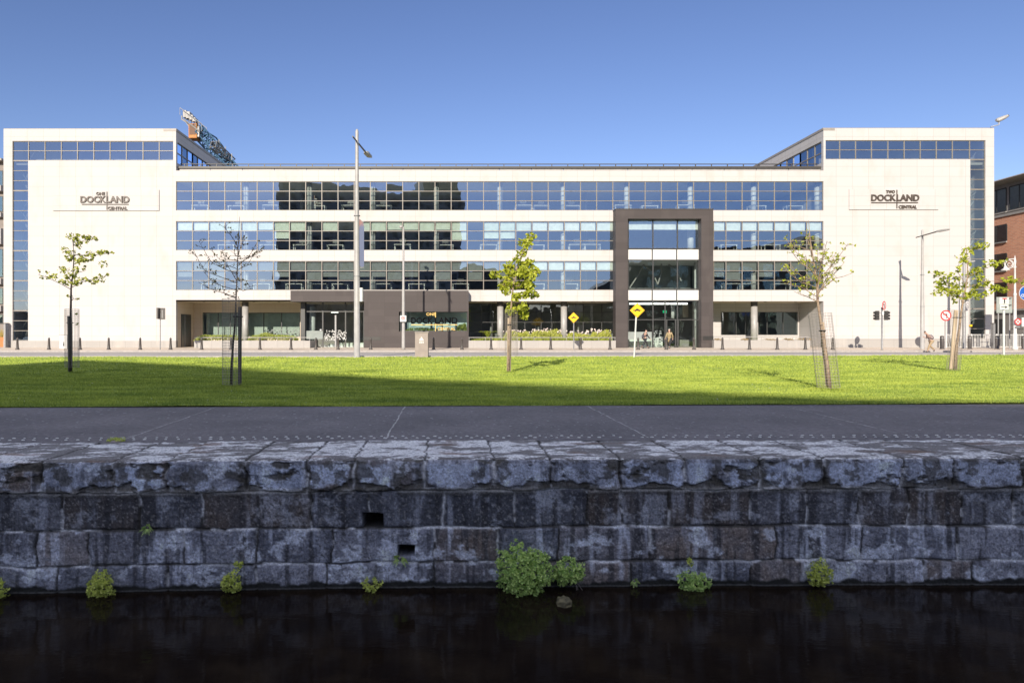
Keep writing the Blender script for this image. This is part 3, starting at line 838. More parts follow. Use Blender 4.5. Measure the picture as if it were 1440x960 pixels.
g = MB()                                                     # left wing front
wbox(g, 5, 247.5, 181.5, 198.4); wbox(g, 5, 17.5, 198.4, 479); wbox(g, 39.5, 243.7, 225.8, 479); wbox(g, 243.7, 247.5, 198.4, 479)
g.build('wing_wall', 'clad', bld)
g = MB()                                                     # right wing front
wbox(g, 1158, 1398, 180.5, 197.3); wbox(g, 1386, 1398, 197.3, 476); wbox(g, 1161, 1364.5, 224.2, 476); wbox(g, 1158, 1161, 197.3, 476)
g.build('wing_wall', 'clad', bld)
g = MB(); wbox(g, 5, 247.5, 479, 491, f=-.04, d=.5); g.build('plinth', 'plinth', bld)
g = MB(); wbox(g, 1158, 1398, 476, 491, f=-.04, d=.5); g.build('plinth', 'plinth', bld)
# wing bodies behind
g = MB()
g.box(BX(5), BX(5) + .35, FY + .35, 86, 0, BZ(181.5)); g.box(BX(5), BX(247.5), 85.7, 86, 0, BZ(181.5))
g.box(BX(247.5) - .35, BX(247.5), FY + .35, 86, BZ(198.4), BZ(181.5))
g.box(BX(247.5) - .35, BX(247.5), FY + .35, 86, 4.5, BZ(228))
g.build('wing_side_wall', 'clad', bld)
g = MB()
g.box(BX(1398) - .35, BX(1398), FY + .35, 86, 0, BZ(180.5)); g.box(BX(1158), BX(1398), 85.7, 86, 0, BZ(180.5))
g.box(BX(1158), BX(1158) + .35, FY + .35, 86, BZ(197.3), BZ(180.5))
g.box(BX(1158), BX(1158) + .35, FY + .35, 86, 4.5, BZ(228))
g.build('wing_side_wall', 'clad', bld)
for xa, xb, y in ((5, 247.5, 181.5), (1158, 1398, 180.5)):
    g = MB(); z = BZ(y); x0, x1 = BX(xa), BX(xb)
    g.box(x0, x1, FY + .02, FY + .45, z, z + .05); g.box(x0, x0 + .4, FY + .45, 86, z, z + .05); g.box(x1 - .4, x1, FY + .45, 86, z, z + .05)
    g.build('roof_coping', 'coping', bld)
g = MB()
g.box(BX(230), BX(247.5) + .03, FY - .03, FY + .02, BZ(184.5), BZ(181)); g.box(BX(247.5) , BX(247.5) + .05, FY + .02, 85, BZ(184), BZ(180.8)); g.build('roof_edge_flashing', 'coping', bld); g = MB()
g.box(BX(1158) - .03, BX(1174), FY - .03, FY + .02, BZ(183.5), BZ(180)); g.box(BX(1158) - .05, BX(1158), FY + .02, 85, BZ(183.0), BZ(179.8))
g.build('roof_edge_flashing', 'coping', bld)
g = MB(); g.box(BX(5) + .4, BX(247.5) - .4, FY + .45, 85.6, BZ(184), BZ(182.5)); g.box(BX(1158) + .4, BX(1398) - .4, FY + .45, 85.6, BZ(184), BZ(182.5))
g.box(BX(247.5), BX(1158), FY + .9, 80, BZ(246), BZ(241)); g.build('roof', 'roof', bld)

# central bands of stone
g = MB()
PL, PR = 866.0, 1003.0                                         # the tall portal stands in front of these
for ya, yb in ((240, 255), (296, 311)): wbox(g, 247.5, 1158, ya, yb)
for ya, yb in ((352, 367), (408, 423.5)):
    wbox(g, 247.5, PL + 2, ya, yb); wbox(g, PR - 2, 1158, ya, yb)
g.build('facade_band', 'clad', bld)
g = MB(); x = 247.5
while x < 1157:
    wbox(g, x + .35, min(x + 45.5, 1158) - .35, 235.3, 240, f=.5, d=.1); x += 45.525
g.build('parapet_panel', 'panel', bld)
g = MB(); wbox(g, 248, 1157.5, 232.6, 235.3, f=.35, d=.6); g.build('parapet_coping', 'trim', bld)
g = MB()                                                       # roof safety rail
for yy, rr in ((227.6, .045), (231, .03)):
    g.tube([(BX(248), FY + .9, BZ(yy)), (BX(1157), FY + .9, BZ(yy))], rr, 6)
for k in range(41):
    x = BX(colx(k) + 7); g.box(x - .035, x + .035, FY + .86, FY + .94, BZ(233), BZ(227.4))
g.build('roof_railing', 'trim', bld)

# floors, ceilings and rear wall inside, so that every room is a real dark room
g = MB(); g2 = MB()
for r_, (ya, yb) in ROWS.items():
    zf = BZ(yb) - .05; zt = BZ(ya) + .05
    g.box(BX(247.5), BX(1158), FY + .36, 76, zf - .25, zf); g2.box(BX(247.5), BX(1158), FY + .36, 76, zt, zt + .2)
g.build('office_floor', 'carpet', bld); g2.build('office_ceiling', 'ceiling', bld)
g = MB(); g.box(BX(247.5), BX(1158), 76, 76.3, 0, BZ(241))
for k in (0, 7, 18, 26, 33, 40):
    for r_, (ya, yb) in ROWS.items():
        if 0 < k < 40: g.box(BX(colx(k)) - .08, BX(colx(k)) + .08, 69, 76, BZ(yb), BZ(ya))
g.build('office_wall', 'interior', bld)
for xa, xb, s in ((5, 247.5, 1), (1158, 1398, -1)):          # wing interiors
    g = MB(); z = BZ(226)
    g.box(BX(xa) + .36, BX(xb) - .36, 66.5, 66.7, 0.1, BZ(183)); g.box(BX(xa) + .36, BX(xb) - .36, FY + .4, 66.5, z - .3, z - .05)
    g.build('wing_inner_wall', 'interior', bld)
for s, xs_ in ((1, (20, 38)), (-1, (1366, 1385))):           # stairs seen through the corner strips
    g = MB()
    for k in range(9):
        z0 = 1.0 + k * 1.87; z1 = z0 + 1.87
        xa, xb = BX(xs_[0]), BX(xs_[1])
        if k % 2: xa, xb = xb, xa
        g.tube([(xa, 65.4, z0), (xb, 65.4, z1)], .10, 4); g.tube([(xa, 65.1, z0 + .9), (xb, 65.1, z1 + .9)], .03, 4)
        g.box(BX(xs_[0]), BX(xs_[1]), 65.8, 66.4, z1 - .15, z1)
    g.build('stair', 'galv', bld)


def window(xa, xb, ya, yb, ncol, rows, glass='glass', y=None, blind=None, frame='frame', fw=.036, depth=.10, name='window', seedoff=0):
    """a framed window (one mesh) with its panes as one child and its roller blinds as another"""
    y = FY + .12 if y is None else y
    s = y / FY * 1.0
    X = lambda px: (px - PX) / F * (FY if abs(y - FY) < .5 else y)
    Z = lambda py: EYE + (HY - py) / F * (FY if abs(y - FY) < .5 else y)
    g = MB(); p = MB()
    cols = [X(xa + (xb - xa) * k / ncol) for k in range(ncol + 1)] if isinstance(ncol, int) else [X(c) for c in ncol]
    rw = [Z(r_) for r_ in rows]
    for i, c in enumerate(cols):
        w = fw * (1.0 if 0 < i < len(cols) - 1 else .5)
        a, b_ = (c - w, c + w) if 0 < i < len(cols) - 1 else ((c, c + 2 * w) if i == 0 else (c - 2 * w, c))
        g.box(a, b_, y - depth * .5, y + depth * .5, rw[-1], rw[0])
    for j, z in enumerate(rw):
        w = fw * .8
        a, b_ = (z - w, z + w) if 0 < j < len(rw) - 1 else ((z - 2 * w, z) if j == 0 else (z, z + 2 * w))
        g.box(cols[0] + fw, cols[-1] - fw, y - depth * .42, y + depth * .42, a, b_)
    for i in range(len(cols) - 1):
        for j in range(len(rw) - 1):
            t = [random.uniform(-.0035, .0035) for _ in range(3)]
            p.add([(cols[i], y + t[0], rw[j + 1]), (cols[i + 1], y + t[1], rw[j + 1]), (cols[i + 1], y + t[1] + t[2], rw[j]), (cols[i], y + t[0] + t[2], rw[j])], [(0, 1, 2, 3)])
    w_ = g.build(name, frame, bld)
    po = p.build('pane', glass, None); rebase(po, bld); po.parent = w_
    if blind:
        q = MB()
        for i, (drop, _) in enumerate(blind[0][:len(cols) - 1]):
            if drop > 0:
                zt = rw[0]; zb = zt - (rw[0] - rw[-1]) * drop
                q.box(cols[i] + .09, cols[i + 1] - .09, y + .15, y + .17, zb, zt)
        if q.v:
            bo = q.build('blind', blind[1], None); rebase(bo, bld); bo.parent = w_
    return w_


def rebase(o, root):
    off = Vector(root['wloc'])
    n = len(o.data.vertices); a = np.empty(n * 3, np.float32); o.data.vertices.foreach_get('co', a)
    a = a.reshape(-1, 3) - np.array(off, np.float32); o.data.vertices.foreach_set('co', a.ravel()); o.data.update()


rb = random.Random(3)
t3 = 1 / 3.
for r_, (ya, yb) in ROWS.items():
    h = (yb - ya) / 3
    for k in range(0, NCOL, 2):
        xa, xb = colx(k), colx(k + 2)
        if r_ < 3:
            if xa >= PL - 3 and xb <= PR + 3: continue
            if xa < PL < xb: xb = PL - 2
            if xa < PR < xb: xa = PR + 1
        n = 2 if xb - xa > 30 else 1
        mid = (xa + xb) / 2
        bl = None
        if r_ == 2:
            if mid < 300: bl = ([(t3 * rb.choice([.9, 1.3]), 0)] * 2, 'blind3')
            elif mid < 735: bl = ([(rb.choice([t3 * .85, t3 * .95, t3 * 1.9, t3 * 1.75, t3 * .95, 0 if rb.random() < .5 else t3]), 0) for _ in range(2)], 'blind1')
            else: bl = ([(t3 * .93, 0)] * 2, 'blind3')
        if r_ == 1:
            bl = ([(rb.choice([t3 * .95, t3 * .95, t3 * 1.9, t3 * 1.6]), 0) for _ in range(2)], 'blind2')
            if mid > 750 and mid < 866: bl = ([(t3 * .9, 0)] * 2, 'blind3')
        window(xa, xb, ya, yb, n, [ya, ya + h, ya + 2 * h, yb], blind=bl)
# wings: top strips and corner strips
LW = [17.5, 39.4, 62.6, 85.6, 108.3, 131.3, 154.2, 177.1, 200.6, 223.4, 243.7]
RW = [1161, 1181.6, 1204, 1226.4, 1249.5, 1272.4, 1295, 1317.7, 1340.3, 1364.5, 1386]
for k in range(0, 10, 2):
    window(LW[k], LW[k + 2], 198.4, 225.8, LW[k:k + 3], [198.4, 211.9, 225.8]); window(RW[k], RW[k + 2], 197.3, 224.2, RW[k:k + 3], [197.3, 210.6, 224.2])
for k in range(6):
    a = 225.8 + k * 42.2; window(17.5, 39.5, a, a + 42.2, 1, [a, a + 14.07, a + 28.13, a + 42.2])
    a = 224.2 + k * 41.97; window(1364.5, 1386, a, a + 41.97, 1, [a, a + 13.99, a + 27.98, a + 41.97], 'glassclear')


def side_window(X, za, zb, ys, name='window'):
    g = MB(); p = MB(); w = .05
    for i, y in enumerate(ys): g.box(X - .06, X + .06, y - w, y + w, za, zb)
    for z in (za, (za + zb) / 2, zb): g.box(X - .05, X + .05, ys[0], ys[-1], z - w, z + w)
    for a, b_ in zip(ys, ys[1:]):
        t = random.uniform(-.01, .01)
        p.add([(X + t, a, za), (X, b_, za), (X, b_, zb), (X + t, a, zb)], [(0, 1, 2, 3)])
    w_ = g.build(name, 'frame', bld); po = p.build('pane', 'glass', None); rebase(po, bld); po.parent = w_


for X, s in ((BX(247.5) - .15, 1), (BX(1158) + .15, -1)):
    za, zb = BZ(228), BZ(198.0)
    for a in (64.4, 68.5, 72.6): side_window(X, za, zb, [a, a + 1.36, a + 2.73, a + 4.1])
    g = MB(); g.box(X - .12, X + .12, 76.7, 85.7, za, zb); g.build('side_wall_panel', 'clad', bld)
for x in (BX(247.5) - .5, BX(1158) + .5):                 # wall behind the side glazing
    g = MB(); s = -1 if x < 0 else 1
    g.box(x + s * 2.0, x + s * 2.2, 66.8, 85, BZ(228), BZ(198))
    g.build('wing_inner_wall', 'interior', bld)

# inner round columns standing behind the glass
for k in range(0, 11):
    x = BX(341.8 + (k - 1) * 90.55)
    for r_, (ya, yb) in ROWS.items():
        if k == 0: continue
        if r_ < 3 and 866 < 341.8 + (k - 1) * 90.55 < 1003: continue
        g = MB(); g.lathe((x, FY + 1.0, BZ(yb)), [(.24, 0), (.24, BZ(ya) - BZ(yb))], 16)
        g.build('inner_column', 'white', bld, smooth=True)

# ---------------- ground floor recesses
RY = 68.5
g = MB(); g.box(BX(247.5), BX(409), FY, RY + .4, BZ(423.5), BZ(423.5) + .12); g.box(BX(656), BX(868), FY + .35, RY + .4, BZ(423.5), BZ(423.5) + .12)
g.box(BX(1002), BX(1158), FY + .35, RY + .4, BZ(423.5), BZ(423.5) + .12); g.box(BX(409), BX(656), FY + .35, RY + 7, BZ(423.5), BZ(423.5) + .12)
g.build('soffit', 'cladwarm', bld)
g = MB()
for xa, xb, n in ((262, 405, 4), (672, 860, 4), (1020, 1150, 3)):
    for k in range(n):
        x = BX(xa + (xb - xa) * (k + .5) / n); g.lathe((x, 65.3, BZ(423.5) - .03), [(.12, 0), (.12, .03)], 12)
g.build('soffit_downlight', 'colcap', bld)


def RX(px): return (px - PX) / F * RY
def RZ(py): return EYE + (HY - py) / F * RY


g = MB()       # left recess: side wall and back wall pieces round the openings
g.box(BX(247.5) - .3, BX(247.5), FY + .35, RY, .1, BZ(423.5))
rect = lambda xa, xb, ya, yb, y=RY, d=.3: g.box((xa - PX) / F * y, (xb - PX) / F * y, y, y + d, EYE + (HY - yb) / F * y, EYE + (HY - ya) / F * y)
rect(266, 424, 420, 439.5); rect(266, 285, 439.5, 492); rect(422, 424, 439.5, 492); rect(285, 422, 473.5, 492)
g.build('recess_wall', 'cladwarm', bld)
window(285, 341, 439.5, 473.5, [285, 307, 324, 341], [439.5, 473.5], 'glassteal', y=RY + .08, frame='framedk')
window(349, 422, 439.5, 473.5, [349, 371, 396, 422], [439.5, 473.5], 'glassteal', y=RY + .08, frame='framedk')
g = MB(); rect(341, 349, 439.5, 473.5); g.build('recess_wall', 'framedk', bld)
g = MB(); g.box(BX(247.5) + .005, BX(247.5) + .06, 65.2, 67.6, .15, 3.35); d = g.build('side_door', 'framedk', bld)
g = MB(); g.box(BX(247.5) + .06, BX(247.5) + .09, 65.95, 66.0, .2, 3.3); g.build('door_leaf_edge', 'colgrey', bld)
g = MB(); g.box(RX(285), RX(422), 69.6, 69.7, 0, RZ(439)); g.build('frosted_screen', 'blind1', bld)

# middle recess: a dark glazed wall
window(655, 870, 427, 491, [655, 677, 692, 712, 738, 761, 776, 798, 820, 846, 870], [427, 439, 453, 466, 491], 'glassclear', y=RY, frame='framedk')
g = MB(); g.box(RX(650), RX(875), RY + 2.6, RY + 2.8, 0, 4.6)
for x in (690, 758, 815): g.box(RX(x), RX(x) + .15, RY + 1, RY + 2.6, 0, 4.6)
g.build('lobby_wall', 'interior', bld)

# right recess
g = MB()
rect = lambda xa, xb, ya, yb, y=RY, d=.3: g.box((xa - PX) / F * y, (xb - PX) / F * y, y, y + d, EYE + (HY - yb) / F * y, EYE + (HY - ya) / F * y)
g.box(BX(1158), BX(1158) + .3, FY + .35, RY, .1, BZ(423.5))
rect(975, 1122, 420, 438.5); rect(975, 1014, 438.5, 492); rect(1014, 1122, 471, 492); rect(1122, 1125, 420, 492); rect(1055.5, 1066, 438.5, 471)
g.build('recess_wall', 'clad', bld)
g = MB(); g.box(RX(1125), BX(1158), RY, RY + .3, .1, BZ(423.5)); g.build('recess_wall', 'cladwarm', bld)
window(1014, 1055.5, 438.5, 471, [1014, 1035, 1048.5, 1055.5], [438.5, 471], 'glassclear', y=RY + .08, frame='framedk')
window(1066, 1122, 438.5, 471, [1066, 1078.5, 1101, 1122], [438.5, 471], 'glassteal', y=RY + .08, frame='framedk')
g = MB(); g.box(RX(975), RX(1125), RY + 4, RY + 4.2, 0, 4.6); g.build('lobby_wall', 'interior', bld)

# free-standing round columns in the recesses, with dark collars
for x in (345, 703.5, 793, 1060.5):
    y = 65.2; X = gx(x, y); g = MB(); zt = BZ(423.5)
    g.lathe((X, y, .15), [(.30, 0), (.30, zt - .15 - .45)], 24); c = g.build('column', 'colgrey', bld, smooth=True)
    g = MB(); g.lathe((X, y, zt - .45), [(.31, 0), (.31, .45)], 24); q = g.build('column_collar', 'colcap', None); rebase(q, bld); q.parent = c

# planter walls along the foot, with rails
PY = 62.6
def PXx(px): return (px - PX) / F * PY
for xa, xb, yt in ((273, 436, 478.8), (659, 866, 478.8), (1004, 1139, 478.0)):
    zt = EYE + (HY - yt) / F * PY
    g = MB(); g.box(PXx(xa), PXx(xb), PY, PY + .25, .1, zt); g.box(PXx(xb) - .25, PXx(xb), PY + .25, RY - 2.0, .1, zt)
    g.box(PXx(xa), PXx(xa) + .25, PY + .25, RY - 2.0, .1, zt)
    g.build('planter_wall', 'plinth', bld)
    g = MB(); g.box(PXx(xa) + .25, PXx(xb) - .25, PY + .25, RY - 2.0, .1, zt - .12); g.build('planter_soil', 'soil', bld)
    g = MB(); zr = zt + .28
    g.tube([(PXx(xa), PY + .12, zr), (PXx(xb), PY + .12, zr)], .03, 8)
    n = int((xb - xa) / 22)
    for k in range(n + 1):
        x = PXx(xa) + .05 + (PXx(xb) - PXx(xa) - .1) * k / n; g.box(x - .015, x + .015, PY + .11, PY + .14, zt, zr)
    g.build('planter_rail', 'whitegal', bld)

# ---------------- left dark entrance block
EY = 63.0
def EX(px): return (px - PX) / F * EY
def EZ(py): return EYE + (HY - py) / F * EY
g = MB()
g.box(EX(408.5), EX(512), EY, FY + .3, EZ(424), EZ(408.5))
g.box(EX(512), EX(561), EY, FY + 1.5, .1, EZ(408.5))
g.box(EX(561), EX(657.5), EY, FY + .3, EZ(438.3), EZ(408.5)); g.box(EX(561), EX(659), EY, FY + .3, .1, EZ(465.8)); g.box(EX(657.5), EX(659), EY, FY + .3, EZ(465.8), EZ(408.5))
g.build('entrance_block', 'dark', bld)
g = MB(); g.box(EX(408.5), EX(512), FY + .3, FY + 2.2, BZ(424) + .0, BZ(424) + .15); g.build('canopy_soffit', 'colcap', bld)
g = MB(); g.box(EX(512), EX(535.5), EY - .03, EY - .003, EZ(478.5), EZ(473.5)); g.build('entrance_plaque', 'black', bld)
window(563, 657, 438.3, 465.8, 1, [438.3, 465.8], 'glassclear', y=EY + .25, frame='framedk', name='sign_window')
g = MB(); g.box(EX(560), EX(660), 65.3, 65.4, .5, EZ(436)); g.build('lobby_wall', surf('pale_teal_lobby_wall', (.55, .66, .64), .7, (.30, .42, .44), scale=.6), bld)
GY = 64.9
def GX(px): return (px - PX) / F * GY
def GZ(py): return EYE + (HY - py) / F * GY
window(430, 512, 424, 490, [430, 454, 486, 512], [424, 438, 490], 'glassclear', y=GY, frame='framedk', fw=.06)
g = MB(); g.box(GX(424), GX(430), GY - .4, GY + .2, .1, GZ(423)); g.build('entrance_pier', 'framedk', bld)
d = MB(); d.box(GX(471), GX(473.2), GY - .12, GY - .06, .2, GZ(443)); d.build('door_pull', 'galv', bld)
g = MB(); g.lathe((GX(436), GY + 1.2, .15), [(.28, 0), (.28, 4)], 20); g.build('inner_column', 'white', bld, smooth=True)
g = MB(); g.box(GX(424), GX(660), 72, 72.2, 0, 4.6); g.box(GX(512), GX(513), GY + .2, 72, 0, 4.6); g.build('lobby_wall', 'interior', bld)
g = MB(); g.box(GX(424), GX(660), GY, 75, .1, .16); g.box(GX(863), GX(1006), 64, 75, .1, .16); g.build('lobby_floor', 'panel', bld)


def decal(xa, xb, ya, yb, y, n, seed, rr=(.03, .09)):
    r = random.Random(seed); g = MB()
    for i in range(n):
        x = gx(r.uniform(xa, xb), y); z = gz(yb - (yb - ya) * r.random() ** 1.3, y); g.disc(x, z, r.uniform(*rr), y - .012, y - .006, 8, rz=r.uniform(*rr))
    return g


decal(457, 487, 464, 478, GY - .06, 110, 2).build('glass_pebble_film', 'white', bld)
decal(372, 421, 463, 476, RY + .02, 220, 4, (.03, .07)).build('glass_pebble_film', 'frost', bld)
g = MB(); g.box(GX(430), GX(454), GY - .09, GY - .07, GZ(476.5), GZ(465)); g.build('frosted_band', 'frost', bld)
g = MB()
for xa, xb in ((475, 480), (484, 494), (500, 511)): g.box(GX(xa), GX(xb), GY + .8, GY + 1.2, .16, GZ(482))
for xa, xb in ((458, 466), (488, 495)): g.box(GX(xa), GX(xb), GY + 1.4, GY + 1.9, .16, GZ(484))
g.build('lobby_furniture', 'blind3', bld)
g = MB(); g.lathe((GX(451.5), GY - .1, GZ(464)), [(.08, -.08), (.11, 0), (.08, .08)], 12)
g.build('door_disc', 'white', bld)
g = MB()
for xa, xb, yy in ((462, 472, 438.5),): g.box(GX(xa), GX(xb), GY + 1.4, GY + 1.6, GZ(yy) - .04, GZ(yy) + .04)
g.box(gx(586, 66), gx(607, 66), 66, 66.1, gz(443.4, 66), gz(442.3, 66)); g.box(gx(614, 66), gx(634, 66), 66, 66.1, gz(443.0, 66), gz(441.9, 66))
g.build('lobby_light', 'lightstrip', bld)

# ---------------- tall dark portal
g = MB()
g.box(EX(865.8), EX(883), EY, FY + .1, .1, EZ(294.4)); g.box(EX(986.3), EX(1003), EY, FY + .1, .1, EZ(294.4)); g.box(EX(883), EX(986.3), EY, FY + .1, EZ(307.5), EZ(294.4))
g.build('portal_frame', 'dark', bld)
g = MB(); g.box(EX(865.2), EX(1003.6), EY - .04, FY + .1, EZ(294.4), EZ(293.6)); g.build('portal_coping', 'trim', bld)
g = MB(); g.box(EX(988.5), EX(1003), EY - .03, EY - .003, EZ(478), EZ(472.5)); g.build('entrance_plaque', 'black', bld)
PGY = 63.75
cols = [882.5, 917, 951.3, 985.5]
window(882.5, 985.5, 308, 350.5, cols, [308, 350.5], 'glass', y=PGY, frame='framedk', fw=.05, blind=([(.36, 0)] * 3, 'blind3'))
window(882.5, 985.5, 365.5, 407, cols, [365.5, 407], 'glassclear', y=PGY, frame='framedk', fw=.05)
window(882.5, 985.5, 422.5, 490.5, [882.5, 917, 934, 951.3, 985.5], [422.5, 449.5, 490.5], 'glassclear', y=PGY, frame='framedk', fw=.05)
g = MB()
for ya, yb in ((351, 365), (408, 422)):
    for a, b_ in zip(cols, cols[1:]): g = MB(); g.box(gx(a, PGY) + .06, gx(b_, PGY) - .06, PGY - .05, PGY + .1, gz(yb, PGY), gz(ya, PGY)); g.build('spandrel_panel', 'white', bld)
g = MB()
for ya, yb in ((350.5, 365.5), (407, 422.5)): g.box(gx(882.5, PGY), gx(985.5, PGY), PGY + .1, PGY + .3, gz(yb, PGY), gz(ya, PGY))
for x in cols[1:3]:
    for ya, yb in ((350.5, 365.5), (407, 422.5)): g.box(gx(x, PGY) - .05, gx(x, PGY) + .05, PGY - .04, PGY + .1, gz(yb, PGY), gz(ya, PGY))
g.build('portal_backing', 'framedk', bld)
g = MB()
for xa, xb in ((886, 911), (912, 941), (943, 959), (960, 967)): g.box(gx(xa, 66), gx(xb, 66), 66, 66.3, gz(428, 66), gz(425.7, 66))
g.build('lobby_light', 'lightstrip', bld)
g = MB(); g.box(gx(932, 67), gx(937, 67), 66.9, 67, gz(440, 67), gz(436.5, 67)); g.build('exit_sign', 'exitgreen', bld)
g = MB(); g.lathe((gx(979.5, 65.5), 65.5, .15), [(.22, 0), (.22, BZ(367) - .15)], 16)
g.lathe((gx(946, 66), 66, gz(448, 66)), [(.16, 0), (.16, 1.25)], 12); g.build('inner_column', 'white', bld, smooth=True)
g = MB(); g.lathe((gx(971, 65.5), 65.5, BZ(352)), [(.3, 0), (.3, 2.2)], 16); g.build('inner_column', 'white', bld, smooth=True)
g = MB(); g.box(gx(960, 70), gx(968, 70), 70, 70.1, gz(446, 70), gz(428, 70)); g.box(gx(978, 69), gx(984, 69), 69, 69.1, .2, gz(424, 69)); g.build('lobby_panel', 'cladwarm', bld)
g = MB(); g.box(gx(883, PGY), gx(917, PGY) - .06, PGY - .09, PGY - .07, gz(477, PGY), gz(466.5, PGY)); g.build('frosted_band', 'frost', bld)
decal(920, 933, 465, 478, PGY - .09, 40, 9).build('glass_pebble_film', 'frost', bld)
g = MB(); g.box(gx(884, 66), gx(930, 66), 65.6, 66.1, .16, .75); g.box(gx(884, 66), gx(930, 66), 66.1, 66.2, .75, 1.1); g.build('lobby_furniture', 'blind3', bld)
g = MB(); g.box(gx(884, 69), gx(986, 69), 69, 69.1, gz(407, 69), gz(363, 69))
g.build('atrium_wall', surf('atrium_wall_grey', (.30, .32, .31), .8, (.12, .14, .14), scale=.7), bld)
g = MB()
for x0_, z0_, x1_, z1_ in ((884, 407, 905, 372), (905, 372, 925, 400), (925, 400, 930, 370), (940, 372, 958, 395)): g.tube([(gx(x0_, 67), 67, gz(z0_, 67)), (gx((x0_ + x1_) / 2 + 3, 67), 67, gz((z0_ + z1_) / 2 - 3, 67)), (gx(x1_, 67), 67, gz(z1_, 67))], .07, 6)
g.build('atrium_sculpture', 'whitegal', bld)
g = MB(); g.tube([(gx(917.5, 65), 65, gz(449, 65)), (gx(934, 65), 64.3, gz(446.5, 65)), (gx(951, 65), 65, gz(449, 65))], .05, 6); g.build('revolving_door_canopy', 'framedk', bld)
g = MB()
for x in (937, 949.5, 953): g.box(gx(x, PGY) - .05, gx(x, PGY) + .05, PGY - .12, PGY - .06, .2, gz(450, PGY))
g.build('door_stile', 'framedk', bld)
g = MB(); g.box(BX(865.8), BX(1003), FY + .1, 64.2, BZ(301), BZ(296)); g.build('portal_cap', 'dark', bld)

# ---------------- lettered signs
def dock_sign(first, name, label, px, py, pw, ph, texts, line, vert, ends):
    z0 = BZ(py + ph)
    t = thing(name, label, 'sign', (BX(px + pw / 2), FY, z0))
    g = MB(); g.box(BX(px), BX(px + pw), FY - .10, FY - .002, z0, BZ(py)); g.build('sign_panel', 'clad', t)
    for body, cx, yb, w, h, nm in texts:
        text(body, 'letter', t, BX(cx), BZ(yb), w / 15., h / 15., FY - .10, .10, 'lettering', bold=.028 if h > 6 else .02)
    g = MB(); g.box(BX(line[0]), BX(line[1]), FY - .16, FY - .10, BZ(line[2] + .7), BZ(line[2] - .5)); g.box(BX(vert[0] - .6), BX(vert[0] + .6), FY - .155, FY - .10, BZ(vert[2]), BZ(vert[1]))
    g.build('sign_rule', 'letter', t)


dock_sign('ONE', 'wall_sign', 'wall sign reading ONE DOCKLAND CENTRAL high on the left white wing', 75, 267, 149, 29.5,
          [('ONE', 142.5, 275.0, 12, 4.4, 'a'), ('DOCK', 132.2, 285.6, 35.6, 9.3, 'b'), ('LAND', 166.8, 285.6, 32.4, 9.3, 'b'), ('CENTRAL', 166.5, 295.6, 27, 4.5, 'c')], (116, 181.5, 287.6), (151.3, 270, 295.5), 0)
dock_sign('TWO', 'wall_sign', 'wall sign reading TWO DOCKLAND CENTRAL high on the right white wing', 1193.5, 266.5, 125.5, 28.5,
          [('TWO', 1250.8, 272.4, 12, 4.3, 'a'), ('DOCK', 1241.1, 283.2, 34.6, 9.2, 'b'), ('LAND', 1275.2, 283.2, 31.8, 9.2, 'b'), ('CENTRAL', 1275, 293.8, 25.5, 4.6, 'c')], (1224, 1289.5, 285.4), (1260, 267.5, 293.5), 0)
t = thing('window_sign', 'ONE DOCKLAND CENTRAL lettering standing in the dark entrance block opening', 'sign', (EX(610), EY, EZ(465.8)))
text('ONE', 'gold', t, EX(606), EZ(443.8), 13 / 15.24, 4.2 / 15.24, EY + .12, .08, bold=.02)
text('DOCK', 'blackletter', t, EX(593.5), EZ(455.2), 31 / 15.24, 9 / 15.24, EY + .12, .08, bold=.03)
text('LAND', 'blackletter', t, EX(627.5), EZ(455.2), 32 / 15.24, 9 / 15.24, EY + .12, .08, bold=.03)
text('CENTRAL', 'gold', t, EX(628), EZ(464.6), 25 / 15.24, 4.4 / 15.24, EY + .12, .08, bold=.02)
g = MB(); g.box(EX(578), EX(643), EY + .05, EY + .12, EZ(457.2), EZ(456.0)); g.box(EX(611.8), EX(613), EY + .051, EY + .119, EZ(465.8), EZ(439)); g.build('sign_rule', 'gold', t)

# ------------------------------------------------------------------ desks and figures behind the glass
def make_desk():
    t = thing('office_desk', 'white office desk', 'desk', local=True, group='white desks standing behind the office windows')
    g = MB(); g.box(-.8, .8, -.4, .4, .70, .75); g.build('desk_top', 'white', t)
    for s in (-1, 1):
        g = MB(); g.box(s * .74 - .035, s * .74 + .035, -.38, -.30, 0, .70); g.box(s * .74 - .035, s * .74 + .035, .30, .38, 0, .70); g.box(s * .74 - .03, s * .74 + .03, -.30, .30, .62, .69)
        g.build('leg', 'white', t)
    g = MB(); g.box(-.3, .3, .02, .06, .95, 1.30); g.box(-.03, .03, .02, .06, .75, .95); g.build('monitor', 'framedk', t)
    return t


desk = make_desk(); used = [False]
ORD = ['first', 'second', 'third', 'fourth', 'fifth', 'sixth', 'seventh', 'eighth', 'ninth', 'tenth', 'eleventh', 'twelfth', 'thirteenth', 'fourteenth', 'fifteenth']
deskrows = {3: [275, 326, 376, 442, 490, 537, 738, 749 + 15, 812, 880, 915, 970, 1075, 1128], 2: [565 + 0, 688, 750, 765 + 6, 815, 832 + 4, 1033, 1098, 1075 + 8], 1: [288, 302, 363, 409, 438, 470 + 5, 537, 585, 648, 757, 805, 1040, 1052 + 6, 1108]}
deskrows[2] = [312, 372, 420, 468, 565, 626, 688, 757, 815, 836, 1033, 1095, 1140]
deskrows[3] = [275, 326, 376, 442, 490, 537, 738, 764, 808, 880, 920, 970, 1075, 1128]
deskrows[1] = [288, 317, 363, 409, 445, 475, 537, 585, 648, 757, 805, 1036, 1062, 1108]
nm = {3: 'top window band', 2: 'middle window band', 1: 'lowest window band'}
